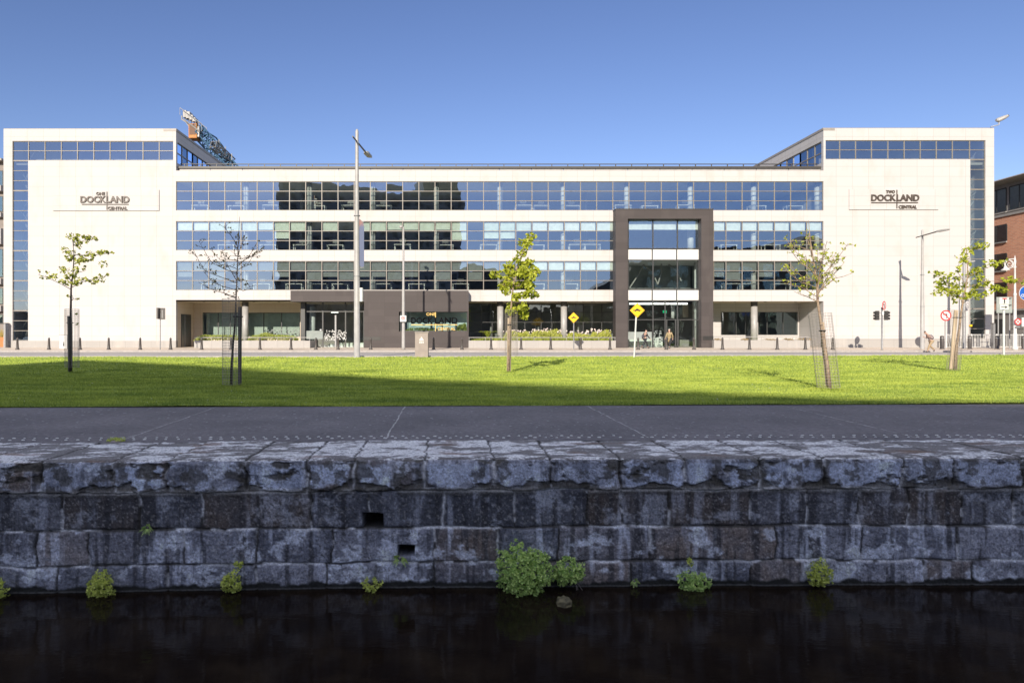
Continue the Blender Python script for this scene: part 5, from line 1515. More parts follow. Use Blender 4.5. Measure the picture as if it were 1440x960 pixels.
def sidewin(y0, y1, z0, z1, name='window', x=NX, ncols=2):
    g = MB(); g.box(x - .05, x + .02, y0, y1, z0, z0 + .1); g.box(x - .05, x + .02, y0, y1, z1 - .1, z1)
    for k in range(ncols + 1): yy = y0 + (y1 - y0) * k / ncols; g.box(x - .045, x + .02, yy - .05, yy + .05, z0 + .1, z1 - .1)
    f = g.build(name, 'framedk', t); g = MB(); g.box(x - .025, x + .01, y0 + .05, y1 - .05, z0 + .05, z1 - .05); q = g.build('pane', 'glassteal', None); rebase(q, t); q.parent = f
    g = MB(); g.box(x - .18, x - .05, y0 - .1, y1 + .1, z0 - .12, z0); q = g.build('sill', 'panel', None); rebase(q, t); q.parent = f
    g = MB(); g.box(x - .03, x - .026, y0 + .1, y1 - .1, z0, z0 + .01)
for z0 in (5.0, 8.0, 11.0): sidewin(70.4, 73.2, z0, z0 + 1.8); sidewin(76, 78, z0, z0 + 1.8); sidewin(65.2, 66.6, z0, z0 + 1.8)
for y in (65.4, 68.3, 71.2, 74.1, 77): sidewin(y, y + 2.5, zb1 + .6, zb2 - .5, x=NX + .6)
g = MB(); g.box(NX - .06, NX - .03, 70.6, 72.8, .1, 3.0); g.build('gate', 'framedk', t)
g = MB()
for k in range(7): g.box(NX - .05, NX - .03, 64, 70, .5 + k * .48, .56 + k * .48)
g.build('louvres', 'galv', t)

# sliver of building at the far left
Xn = BX(5) - 1.0; t = thing('apartment_building', 'grey brown apartment building glimpsed at the far left edge', 'building', (Xn - 6, 74, 0))
xr = gx(6, 74)
g = MB(); g.box(xr - 14, xr, 74, 90, 0, gz(228, 74)); g.build('wall', surf('render_brown', (.22, .19, .17), .8), t)
g = MB()
for k, (ya, yb) in enumerate(((262, 270), (300, 306), (322, 344), (392, 400), (430, 438))): g.box(xr - 13, xr + .01, 73.4, 74, gz(yb, 74), gz(ya, 74))
g.build('balcony', 'panel', t)
for (ya, yb) in ((240, 262), (276, 298), (350, 390), (405, 428), (442, 455)):
    g = MB(); g.box(xr - 3, xr - .05, 73.93, 73.99, gz(yb, 74), gz(ya, 74)); f = g.build('window', 'framedk', t)
    g = MB(); g.box(xr - 2.9, xr - .15, 73.90, 73.928, gz(yb - 1, 74), gz(ya + 1, 74)); q = g.build('pane', 'glassteal', None); rebase(q, t); q.parent = f
g = MB(); g.box(xr - 14, xr + .2, 73.2, 90, gz(228, 74), gz(225, 74)); g.build('roof', 'coping', t)
t = thing('planter_box', 'terracotta planter with dry ornamental grass at the far left edge', 'planter', (gx(0, 66), 66, pz(64)))
g = MB(); g.box(gx(-25, 66), gx(6.2, 66), 66, 66.8, .2, gz(474, 66)); g.build('box', 'terracotta', t)
g = MB()
for i in range(240):
    x = random.uniform(gx(-25, 66), gx(6, 66)); y = random.uniform(66.1, 66.7); z = gz(474, 66); h = random.uniform(.5, .95); a = random.uniform(-.3, .3)
    g.add([(x - .02, y, z), (x + .02, y, z), (x + a, y + random.uniform(-.2, .2), z + h)], [(0, 1, 2)])
g.build('grass_tuft', leafmat('dry_grass', (.30, .20, .05), (.45, .36, .08)), t)
g = MB(); g.box(gx(7, 63.6), gx(9.6, 63.6), 63.4, 63.9, .2, gz(455, 63.6)); t = thing('gate_post', 'grey gate post beside the left wing corner', 'post', (gx(8, 63.6), 63.6, .2)); g.build('shaft', 'galv', t)
g = MB(); g.box(gx(6.8, 63.6), gx(9.8, 63.6), 63.38, 63.92, gz(455, 63.6), gz(454, 63.6)); g.build('cap', 'colcap', t)

# ------------------------------------------------------------------ buildings across the basin, behind the viewpoint: they throw the shade and stand in the windows' reflections
SH = 51.0; off = SH / math.tan(SUN_ELEV)
shade = [(-19.6, 37.6), (-10.6, 30.9), (-3.7, 24.2), (1.5, 20.9), (5.2, 17.9), (9.4, 15.9), (24, 10.0), (38, 3.5)]
front = [(x - SUN_DIR.x * off, y - SUN_DIR.y * off) for x, y in shade]
t = thing('dark_apartment_block', 'tall dark apartment block across the water mirrored in the office windows', 'building', (front[3][0], front[3][1], 0))
n = len(front); back = [(x + .8, y - 26) for x, y in front]
poly = front + back[::-1]
g = MB(); k = len(poly); g.add([(x, y, 0) for x, y in poly] + [(x, y, SH) for x, y in poly], [tuple(range(k))[::-1], tuple(range(k, 2 * k))] + [(i, (i + 1) % k, (i + 1) % k + k, i + k) for i in range(k)])
g.build('wall', surf('block_grey_brick', (.30, .28, .26), .85, (.2, .19, .18)), t)
a, b_ = front[-2], front[-1]; g = MB(); g.add([(a[0], a[1] - .5, SH), (b_[0], b_[1] - .5, SH), (b_[0] - 4, b_[1] - 18, SH), (a[0] - 4, a[1] - 18, SH), (a[0], a[1] - .5, SH + 6), (b_[0], b_[1] - .5, SH + 6), (b_[0] - 4, b_[1] - 18, SH + 6), (a[0] - 4, a[1] - 18, SH + 6)], [(0, 1, 5, 4), (1, 2, 6, 5), (2, 3, 7, 6), (3, 0, 4, 7), (4, 5, 6, 7)]); g.build('plant_room', 'trim', t)
for i in range(n - 1):
    a, b_ = Vector((*front[i], 0)), Vector((*front[i + 1], 0)); L = (b_ - a).length; u = (b_ - a).normalized(); nrm = Vector((-u.y, u.x, 0))
    if nrm.y < 0: nrm = -nrm
    g = MB(); s_ = MB(); m_ = max(1, int(L / 3.4))
    for fl in range(16):
        z = 1.2 + fl * 3.1
        for q in range(m_):
            c = a + u * (L * (q + .5) / m_)
            for gg, w, h, d in ((g, 1.0, 1.7, .03),):
                p = [c - u * w + nrm * d, c + u * w + nrm * d]
                gg.add([p[0] + Vector((0, 0, z)), p[1] + Vector((0, 0, z)), p[1] + Vector((0, 0, z + h)), p[0] + Vector((0, 0, z + h))], [(0, 1, 2, 3)])
    g.build('windows', 'framedk', t)
g = MB(); g.box(front[-1][0], front[-1][0] + 26, front[-1][1] - 24, front[-1][1] - 1, 0, 25); g.build('lower_wing', 'trim', t)
t = thing('terminal_building', 'dark building with a sloping roof across the water mirrored in the right windows', 'building', (80, -60, 0))
g = MB(); g.prism([(38, 0), (38, 12), (52, 21), (70, 25), (96, 25), (99, 28), (135, 28), (135, 0)][::-1], -84, -60); g.build('wall', surf('terminal_dark', (.07, .065, .06), .8), t)
g = MB()
for k in range(12):
    for j in range(5): g.box(54 + k * 6.4, 58 + k * 6.4, -60, -59.96, 2 + 3.8 * j, 4.4 + 3.8 * j)
g.build('windows', 'glassteal', t)
t = thing('low_warehouse', 'long low dark building across the water mirrored in the ground floor glass', 'building', (0, -95, 0))
g = MB(); g.box(-160, 200, -110, -95, 0, 9); g.build('wall', surf('warehouse_grey', (.16, .14, .13), .85), t); g = MB(); g.box(-161, 201, -111, -94, 9, 9.5); g.build('roof', 'coping', t)

# ------------------------------------------------------------------ trees
def leafcloud(centers, m, parent, size, n_each, spread, seed, name='leaves', flat=.0):
    """centers: (point, radius, count)"""
    r = np.random.default_rng(seed); P = []
    for c, rad, cnt in centers:
        u = r.normal(size=(cnt, 3)); u /= np.linalg.norm(u, axis=1)[:, None]
        P.append(np.array(c)[None] + u * (rad * r.random((cnt, 1)) ** .45) * np.array([1, 1, .85]))
    P = np.concatenate(P); n = len(P)
    a = r.normal(size=(n, 3)); a /= np.linalg.norm(a, axis=1)[:, None]
    b_ = np.cross(a, r.normal(size=(n, 3))); b_ /= np.linalg.norm(b_, axis=1)[:, None]
    nrm = np.cross(a, b_)
    s = size * (.6 + .8 * r.random((n, 1)))
    v0 = P - a * s * .5; v1 = P + b_ * s * .32 + nrm * s * .08; v2 = P + a * s * .5; v3 = P - b_ * s * .32 + nrm * s * .08
    V = np.stack([v0, v1, v2, v3], 1).reshape(-1, 3)
    if 'wloc' in parent: V = V - np.array(parent['wloc'])[None]
    me = np_mesh(name, V, np.arange(len(V)).reshape(-1, 4), None, m, smooth=False)
    o = bpy.data.objects.new(name, me); COL.objects.link(o); o.parent = parent
    return o


def tree(label, D, base, trunk, branches, leaf, stake, stakem, cage, barkm, leafsz, dens, seed, rt=.05, twigs=True, clumps=None, crad=.16, gz0=None):
    """trunk and branches are drawn as (x, y) photo points at the tree's own distance; branches get real depth"""
    rr = random.Random(seed)
    b0 = W(base[0], base[1], D); b0.z = 0.0
    t = thing('street_tree', label, 'tree', tuple(b0))
    tp = [W(x, y, D) for x, y in trunk]; tp[0].z = 0
    n = len(tp)
    g = MB(); g.tube(tp, [rt * (1 - .88 * (i / (n - 1)) ** .9) for i in range(n)], 10); tr = g.build('trunk', barkm, t, smooth=True)
    g = MB(); cents = []
    for br, dens_k in branches:
        yd = rr.uniform(-1, 1) * .9; pts = []
        L = len(br)
        for i, (x, y) in enumerate(br):
            q = W(x, y, D); k = i / max(1, L - 1)
            s = (D + yd * k) / D
            q = Vector((q.x, D + yd * k, q.z)); pts.append(q)
        g.tube(pts, [rt * .17 * (1 - .8 * i / max(1, L - 1)) + .003 for i in range(L)], 6, cap=False)
        # leaves and short spurs along the outer two thirds
        tot = sum((pts[i + 1] - pts[i]).length for i in range(L - 1)); m_ = max(2, int(tot / .085 * dens_k))
        for j in range(m_):
            f = (.15 + .85 * rr.random()) * (L - 1); i = min(int(f), L - 2); q = pts[i].lerp(pts[i + 1], f - i)
            tip = q + Vector((rr.uniform(-.16, .16), rr.uniform(-.16, .16), rr.uniform(-.04, .16)))
            if twigs: g.tube([q, tip], [.006, .003], 4, cap=False)
            cents.append((tip, crad * .45, max(1, int(dens * rr.uniform(.5, 1.5)))))
    g.build('branches', barkm, t)
    if clumps:
        for x, y, rp, cn in clumps:
            q = W(x, y, D); q.y += rr.uniform(-.5, .5) if rp > 3 else 0; cents.append((q, rp / F * D, cn))
    leafcloud(cents, leaf, t, leafsz, 1, .1, seed)
    # stake(s)
    s = thing('tree_stake', label.split(',')[0], 'stake', tuple(W(stake[0][0], stake[0][1], D)), group='timber stakes beside the young trees')
    s['label'] = 'timber stake tied to the ' + label.split(' with ')[0].replace('young ', '')
    a, b_ = W(*stake[0], D), W(*stake[1], D); a.z = 0
    a.y += .12; b_.y += .12
    s.location = a; s['wloc'] = tuple(a)
    g = MB(); g.tube([a, b_], stake[2] / F * D * .5, 14); g.build('post', stakem, s)
    g = MB(); tz = b_ + (a - b_) * .12; tt = min(tp, key=lambda q: abs(q.z - tz.z)).copy(); tt.z = tz.z
    for i in range(n - 1):
        if tp[i].z <= tz.z <= tp[i + 1].z: tt = tp[i].lerp(tp[i + 1], (tz.z - tp[i].z) / (tp[i + 1].z - tp[i].z))
    d = (tz - tt); d.z = 0; u = d.normalized() if d.length > .01 else Vector((0, 1, 0)); w = Vector((-u.y, u.x, 0)); R0 = .07
    loop = [tt - u * R0, tt - u * R0 * .5 + w * R0, tz + u * R0 * .5 + w * R0, tz + u * R0 * 1.3, tz + u * R0 * .5 - w * R0, tt - u * R0 * .5 - w * R0, tt - u * R0]
    g.tube(loop, .018, 6); g.build('tie', 'black', s)
    # wire guard
    xa, xb, ya, yb, lean = cage
    cg = thing('tree_guard', 'wire mesh guard round the ' + label.split(' with ')[0].replace('young ', ''), 'tree guard', (0, 0, 0), group='wire mesh tree guards')
    cx = gx((xa + xb) / 2, D); rad = (xb - xa) / F * D * .5; z0, z1 = gz(yb, D), gz(ya, D); lean_m = lean / F * D
    cg.location = (cx, D, max(z0, 0)); cg['wloc'] = (cx, D, max(z0, 0))
    g = MB(); nn = 16; rw = .0042 * (D / 20) ** .5
    P = lambda k, z: (cx + rad * math.cos(k * 2 * PI / nn) + lean_m * (z - z0) / (z1 - z0), D + rad * math.sin(k * 2 * PI / nn) * .9, z)
    for k in range(nn): g.tube([P(k, z0), P(k, z1)], rw, 3, cap=False)
    nz_ = int((z1 - z0) / .075)
    for j in range(nz_ + 1):
        z = z0 + (z1 - z0) * j / nz_; g.tube([P(k, z) for k in range(nn + 1)], rw * .8, 3, cap=False)
    g.build('mesh', 'wire', cg)
    return t


# leftmost tree
tree('leftmost young tree with small olive leaves in front of the left wing', 26.0, (98.5, 525), [(99, 525), (100, 480), (99.5, 440), (100, 405), (103, 380), (104, 358), (102, 336)],
     [([(100, 405), (112, 398), (124, 394), (136, 392), (146, 390)], 1), ([(100, 407), (92, 401), (84, 396), (76, 391), (69, 388)], .6), ([(102, 385), (112, 382), (118, 379)], .8), ([(103, 372), (118, 370), (132, 369), (145, 368)], 1.1),
      ([(103, 362), (97, 365), (91, 362), (88, 354), (84, 349)], .8), ([(104, 358), (115, 358), (128, 356), (140, 353)], .9), ([(103, 345), (112, 335), (120, 332)], 1.2), ([(100, 395), (93, 390), (90, 382)], 1), ([(103, 348), (99, 338), (102, 330)], 1), ([(100, 424), (106, 420), (107, 415)], .5)],
     'leafmid', ((95.2, 526), (94.4, 444), 3.8), 'stakedk', (92, 110.5, 434.5, 516, 0), 'barkdk', .10, 11, 11, rt=.062,
     clumps=[(75, 389, 6, 26), (90, 351, 6, 30), (101, 333, 6, 24), (115, 333, 6, 26), (109, 341, 5, 18), (137, 354, 6, 34), (121, 355, 5, 16), (134, 369, 8, 34), (118, 371, 6, 14), (140, 391, 8, 38), (128, 396, 6, 26), (110, 398, 7, 30), (93, 397, 6, 26), (99, 381, 8, 30), (108, 384, 6, 22), (91, 378, 5, 18), (106, 360, 4, 12), (113, 379, 4, 12), (104, 347, 4, 12), (103, 390, 6, 18), (106, 421, 2.5, 5), (107, 440, 2.5, 5), (107, 455, 2.5, 5)])
# second tree, nearly bare
S2 = 18.6
br2 = []
rr = random.Random(4)
for y0, x1, y1, mx_, my in ((420, 300, 408, 318, 416), (418, 276, 396, 300, 408), (398, 279, 352, 292, 382), (402, 360, 404, 346, 410), (380, 362, 358, 350, 374), (372, 372, 356, 356, 362), (366, 303, 352, 312, 366), (352, 345, 334, 340, 342),
                              (360, 320, 350, 326, 358), (378, 309, 370, 320, 374), (390, 350, 398, 342, 396), (385, 296, 345, 306, 372), (375, 352, 342, 346, 360), (408, 283, 380, 300, 398), (368, 342, 330, 337, 348), (345, 325, 322, 329, 332), (364, 368, 344, 352, 360), (395, 316, 352, 322, 374)):
    xt = 332 + (1 if y0 < 400 else 0)
    br2.append(([(xt, y0), ((xt + mx_) / 2 + rr.uniform(-1, 1), (y0 + my) / 2 + rr.uniform(-1, 1)), (mx_, my), ((mx_ + x1) / 2, (my + y1) / 2 + 1), (x1, y1)], .85))
tree('nearly bare young tree with dark twigs in front of the left recess', S2, (325.5, 548), [(325, 548), (326, 510), (328, 480), (331, 452), (331.5, 425), (333, 400), (334, 370), (335, 340), (337, 305)], br2,
     'leafdk', ((335.2, 548), (335.6, 431), 5.2), 'stakedk', (313, 337, 420, 540, 0), 'barkdk', .055, 4, 22, rt=.040, crad=.10)
# middle tree
C3 = [(748, 332), (741, 345), (735, 355), (728, 366), (718, 372), (748, 368), (757, 381), (749, 378), (695, 387), (722, 383), (735, 380), (709, 402), (725, 400), (740, 398), (746, 390), (714, 392), (753, 414), (740, 412), (725, 418), (735, 432), (738, 443), (720, 430), (712, 410), (706, 404), (731, 388), (742, 404), (736, 340), (716, 382), (719, 438), (748, 403)]
tree('lush young tree with bright yellow-green leaves in front of the middle recess', 26.1, (715, 525), [(715, 526), (716, 480), (718, 440), (720, 420), (722, 400), (727, 375), (736, 352), (747, 330)],
     [([(718, 440), (732, 436), (738, 444)], 1), ([(720, 420), (737, 418), (753, 414)], 1), ([(721, 408), (709, 402), (703, 400)], 1), ([(722, 398), (706, 391), (695, 387)], .6), ([(724, 388), (742, 384), (758, 382)], 1), ([(727, 376), (742, 372), (750, 368)], 1), ([(723, 392), (714, 380), (716, 370)], 1), ([(722, 402), (738, 402), (748, 394)], 1)],
     'leafyg', ((715.8, 526), (717, 447), 6.0), 'stake', (710, 727.5, 435.5, 500, 0), 'bark', .15, 7, 33, rt=.055,
     clumps=[(x, y, 8 if x > 700 else 6, 50 if x > 700 else 40) for x, y in C3])
# tree with tipped guard
br4 = []
rr = random.Random(9)
for y0, x0, x1, y1, mx_, my in ((425, 1151, 1112, 410, 1132, 417), (418, 1150, 1092, 398, 1122, 404), (415, 1150, 1199, 350, 1175, 388), (410, 1150, 1188, 368, 1166, 392), (405, 1149, 1090, 380, 1120, 398), (398, 1148, 1178, 346, 1162, 375), (395, 1147, 1105, 370, 1124, 388),
                                  (385, 1146, 1130, 340, 1136, 366), (380, 1145, 1168, 365, 1156, 370), (370, 1143, 1122, 330, 1132, 356), (360, 1141, 1150, 325, 1148, 342), (352, 1139, 1128, 340, 1133, 345), (345, 1137, 1146, 327, 1142, 335), (405, 1149, 1137, 345, 1142, 372),
                                  (408, 1150, 1154, 350, 1152, 376), (400, 1149, 1172, 380, 1160, 388), (390, 1147, 1118, 362, 1130, 376), (402, 1149, 1163, 352, 1156, 374), (412, 1150, 1192, 385, 1170, 392)):
    br4.append(([(x0, y0), ((x0 + mx_) / 2, (y0 + my) / 2 + rr.uniform(-1, 1)), (mx_, my), ((mx_ + x1) / 2, (my + y1) / 2 + 1), (x1, y1)], .9))
tree('leaning young tree with sparse yellowish buds in front of the right recess', 18.1, (1166, 550), [(1167, 550), (1163, 510), (1158, 475), (1154, 450), (1150, 425), (1149, 400), (1146, 380), (1142, 355), (1139, 335), (1137, 310)], br4,
     'leafyg', ((1168.5, 550), (1159, 453), 6.2), 'stake', (1150, 1180, 440, 544, -12), 'bark', .062, 5, 44, rt=.055, crad=.13)
# rightmost tree
C5 = [(1371, 343), (1378, 347), (1359, 351), (1358, 366), (1351, 362), (1367, 370), (1385, 370), (1392, 372), (1376, 378), (1370, 385), (1319, 386), (1328, 389), (1334, 398), (1343, 402), (1326, 405), (1315, 412), (1350, 405), (1360, 402), (1368, 400), (1380, 390), (1345, 413), (1352, 418), (1364, 415), (1376, 416), (1383, 412), (1333, 410), (1388, 398), (1396, 405), (1408, 396), (1412, 408), (1432, 400), (1372, 392), (1322, 398), (1345, 422), (1384, 380), (1338, 392)]
tree('rightmost young tree with yellow-green leaves tied to leaning stakes beside the stair window', 27.5, (1341, 522), [(1343, 522), (1345, 490), (1349, 460), (1353, 430), (1358, 405), (1361, 385), (1360, 365), (1358, 345)],
     [([(1353, 430), (1345, 420), (1330, 412), (1314, 412)], 1.1), ([(1354, 425), (1340, 404), (1328, 392), (1318, 386)], 1), ([(1354, 428), (1370, 416), (1384, 413)], 1.1), ([(1356, 415), (1375, 404), (1396, 404), (1413, 408)], 1), ([(1358, 405), (1380, 396), (1408, 396), (1434, 399)], .6), ([(1360, 390), (1375, 378), (1394, 372)], 1), ([(1361, 372), (1368, 352), (1380, 346)], 1), ([(1358, 400), (1346, 382), (1350, 362)], .6), ([(1355, 420), (1342, 414), (1335, 400)], 1)],
     'leafyg', ((1340, 523), (1347.5, 436), 5.2), 'stake', (1332, 1349, 436, 520, 7), 'bark', .13, 6, 55, rt=.06,
     clumps=[(x, y, 6, 17) for x, y in C5])


# ------------------------------------------------------------------ plants growing on the quay wall
def wall_plant(label, px, py, rx, ry, n, m, seed, size=.022, roots=0, group='plants rooted in the quay wall', name='wall_plant'):
    D = 8.40; xc = gx(px, D); D = float(yfront(xc)) - .02; c = W(px, py, D)
    t = thing(name, label, 'plant', (c.x, D, c.z), group=group)
    r = np.random.default_rng(seed); RX_, RZ_ = rx / F * D, ry / F * D
    # lumpy mound of leaves bulging out of the wall
    nc = max(10, n // 5); u = r.random(nc) * 2 * PI; rad = np.sqrt(r.random(nc)); lob = 1 + .13 * np.sin(u * 3 + seed) + .09 * np.sin(u * 7 + seed * 2) + .22 * (r.random(nc) - .5)
    X = RX_ * rad * np.cos(u) * lob; Z = RZ_ * rad * np.sin(u) * lob
    bulge = min(RX_, RZ_) * .95 * np.sqrt(np.clip(1 - rad ** 2, 0, 1)) * (.55 + .55 * r.random(nc)) + .02
    Cn = np.stack([X, -bulge, Z], 1)
    ax = np.stack([X * 1.1, -bulge - .03, Z * 1.1 + .06], 1); ax /= np.linalg.norm(ax, axis=1)[:, None]
    ax = ax + r.normal(size=(nc, 3)) * .35; ax /= np.linalg.norm(ax, axis=1)[:, None]
    e1 = np.cross(ax, r.normal(size=(nc, 3))); e1 /= np.linalg.norm(e1, axis=1)[:, None]; e2 = np.cross(ax, e1)
    Vs = []
    for q in range(9):                      # each sprig: a whorl of small rounded leaves round its own axis
        th = q * 2.4 + r.random(nc) * .8; tier = (q % 3) / 2.
        d = e1 * np.cos(th)[:, None] + e2 * np.sin(th)[:, None]
        s_ = size * .88 * (.55 + .6 * r.random((nc, 1))); rise = ax * (.15 + .75 * tier)
        dl = d * (1.0 - .35 * tier) + rise; dl /= np.linalg.norm(dl, axis=1)[:, None]; sd = np.cross(dl, ax); sd /= np.linalg.norm(sd, axis=1)[:, None] + 1e-9
        b0 = Cn + ax * size * .5 * tier + dl * s_ * .15
        Vs.append(np.stack([b0, b0 + dl * s_ * .35 + sd * s_ * .36, b0 + dl * s_ * .85 + sd * s_ * .22 , b0 + dl * s_ * 1.0 - ax * s_ * .08, b0 + dl * s_ * .7 - sd * s_ * .36], 1))
    V = np.concatenate(Vs, 0).reshape(-1, 3)
    me = np_mesh('foliage', V, np.arange(len(V)).reshape(-1, 5), None, m, smooth=False); o = bpy.data.objects.new('foliage', me); COL.objects.link(o); o.parent = t
    g = MB(); rr = random.Random(seed)
    for i in range(max(4, int(rx * .6))):
        a0 = rr.uniform(0, 2 * PI); e = Vector((RX_ * .9 * math.cos(a0), -min(RX_, RZ_) * .6, RZ_ * .9 * math.sin(a0)))
        g.tube([Vector((0, .03, 0)), e * .5 + Vector((0, -.02, .01)), e], .0035, 4, cap=False)
    for i in range(roots):
        x = rr.uniform(-.2, .95) * RX_; z = -RZ_ * rr.uniform(.55, .85); p = Vector((x, -.10, z)); pts = [p]
        dx = rr.uniform(-.03, .05)
        for q in range(5): p = p + Vector((dx + rr.uniform(-.015, .015), rr.uniform(-.01, .01), -rr.uniform(.02, .045))); pts.append(p)
        g.tube(pts, .0028, 4, cap=False)
    g.v = [tuple(v) for v in g.v]
    me2 = g.build('stems', 'root', None, loc=(0, 0, 0)); me2.parent = t
    return t


wall_plant('large round mound of fresh green leaves with trailing roots at the centre waterline', 735, 801, 36, 38, 3600, 'leafivy', 1, .036, roots=16)
wall_plant('medium green leafy clump right beside the large round mound', 799, 801, 20, 17, 800, 'leafivy', 2, .034, roots=3)
wall_plant('yellow-green clump at the waterline, larger one left of the wall', 146, 821, 17, 18, 900, 'leafivy2', 3, .030, roots=2)
wall_plant('yellow-green clump at the waterline below a small ledge tuft', 328, 816, 12, 14, 500, 'leafivy2', 4, .030)
wall_plant('tiny tuft on the ledge above a yellow-green clump', 337, 791, 6, 5, 90, 'leafivy2', 5, .024)
wall_plant('small sparse yellow-green clump between the drain holes and the water', 523, 822, 11, 10, 130, 'leafivy2', 6, .036)
wall_plant('dusty green clump at the waterline under a tiny yellow tuft', 973, 818, 20, 17, 900, 'leafivy', 7, .030, roots=2)
wall_plant('tiny yellow tuft directly above the dusty green clump', 968, 789, 5, 6, 80, 'leafivy2', 8, .024)
wall_plant('rounded yellowish clump, rightmost plant on the wall', 1149, 803, 15, 17, 700, 'leafivy2', 9, .030)
wall_plant('yellow-green clump cut by the left edge of the photo', 3, 826, 11, 13, 350, 'leafivy2', 10, .030)


def rosette(label, px, py, r_, seed, m='leafivy', n=15):
    xc = gx(px, 8.4); D = float(yfront(xc)) - .02; c = W(px, py, D); t = thing('small_fern', label, 'plant', (c.x, D, c.z), group='plants rooted in the quay wall')
    rr = random.Random(seed); g = MB(); L0 = r_ / F * D
    for i in range(n):
        a = rr.uniform(-.2, 2 * PI); L = L0 * rr.uniform(.7, 1.15); d = Vector((math.cos(a), -rr.uniform(.3, .8), math.sin(a) * .9)).normalized(); w = d.cross(Vector((0, 1, .2))).normalized()
        segs = 6
        for k in range(segs):
            f = .25 + .75 * k / segs; p = d * L * f + Vector((0, 0, -L * .35 * f * f)); ws = L * .20 * math.sin(PI * min(1, f + .1)) + .004
            for s in (-1, 1): g.add([p, p + w * s * ws + d * L * .06, p + d * L * .13], [(0, 1, 2)])
    o = g.build('fronds', m, None, loc=(0, 0, 0)); o.parent = t
    g = MB(); g.tube([(0, .04, 0), (0, -.02, 0)], .008, 6); o = g.build('stem', 'root', None, loc=(0, 0, 0)); o.parent = t


rosette('small bright fern on the dark second course left of the wall', 208, 741, 11, 1)
rosette('spiky green fern beside the lower drain hole', 562, 784, 13, 2)
rosette('single star-shaped green plant just above the water right of centre', 892, 816, 8, 3)
# cushion of moss on the coping's rear edge
t = thing('moss_cushion', 'low yellow-green moss cushion at the rear edge of the coping', 'plant', (gx(163, 9.75), 9.75, 0))
leafcloud([(Vector((gx(163 + dx, 9.75), 9.75 + dy, .02)), .05, 60) for dx, dy in ((-8, 0), (-4, .03), (0, 0), (4, -.02), (8, .02))], 'leafivy2', t, .025, 1, 1, 3, name='foliage')
g = MB(); g.lathe((gx(163, 9.75), 9.75, -.005), [(.08, 0), (.06, .02), (.02, .03)], 10); g.build('crown', 'root', t)
# stone breaking the water
m_ = surf('algae_stone', (.20, .17, .09), .8, (.09, .08, .045), scale=14, bump=.5)
bm = bmesh.new(); bmesh.ops.create_icosphere(bm, subdivisions=4, radius=1)
for v in bm.verts:
    n_ = float(fbm(np.array([v.co.x * 2 + 5]), np.array([v.co.y * 2]), np.array([v.co.z * 2]), oct=4, seed=3)[0]); k = .6 + .8 * n_
    v.co = Vector((v.co.x * .095 * k, v.co.y * .08 * k, v.co.z * .075 * k))
me = bpy.data.meshes.new('submerged_stone'); bm.to_mesh(me); bm.free(); D = 960 * 3.15 / (850 - HY)
o = link('stone', me, m_, smooth=True); o.location = (gx(793, D), D, -1.58); tag(o, 'pale algae-covered stone just breaking the dark water below the large plant', 'stone')


# ------------------------------------------------------------------ planting in the beds along the office
def hedge(label, xa, xb, ya, yb, D, n, m, seed, size=.13, name='hedge', petals=0):
    t = thing(name, label, 'hedge' if name == 'hedge' else 'plant', (gx((xa + xb) / 2, D), D, .75), group='planting in the pavement beds')
    r = random.Random(seed); g = MB()
    x0, x1, z0, z1 = gx(xa, D), gx(xb, D), gz(yb, D), gz(ya, D); W_ = x1 - x0
    V = []
    for i in range(n):
        f = r.random(); prof = .55 + .45 * float(vnoise(np.array([f * W_ * 1.3 + seed]), np.array([0.]), seed=seed)[0]); prof *= min(1, 8 * f, 8 * (1 - f)) ** .5
        x = x0 + f * W_; y = D + r.uniform(-.6, .6); z = z0 + (z1 - z0) * prof * r.random() ** .6
        a = r.uniform(-.6, .6); h = size * r.uniform(.6, 1.4); w = size * .16
        dy = r.uniform(-.5, .5) * h
        g.add([(x - w, y, z - h * .3), (x + w, y, z - h * .3), (x + a * h + w, y + dy, z + h * .5), (x + a * h, y + dy, z + h * .7)], [(0, 1, 2, 3)])
    g.build('foliage', m, t)
    g = MB()
    for i in range(int(W_ * 2) + 2):
        x = x0 + W_ * (i + .5) / (int(W_ * 2) + 2); g.tube([(x, D, .7), (x + r.uniform(-.1, .1), D, z0 + (z1 - z0) * .5)], .012, 4, cap=False)
    g.build('stems', 'bark', t)
    if petals:
        g = MB()
        for i in range(petals):
            x = r.uniform(x0, x1); y = D + r.uniform(-.6, .4); z = z1 + r.uniform(-.35, .12) ; s = r.uniform(.04, .08)
            g.tube([(x, y, z - .3), (x + .02, y, z)], .006, 3, cap=False)
            g.add([(x - s, y, z), (x, y - .02, z - s), (x + s, y, z), (x, y + .02, z + s)], [(0, 1, 2, 3)])
        g.build('flowers', 'petal', t)


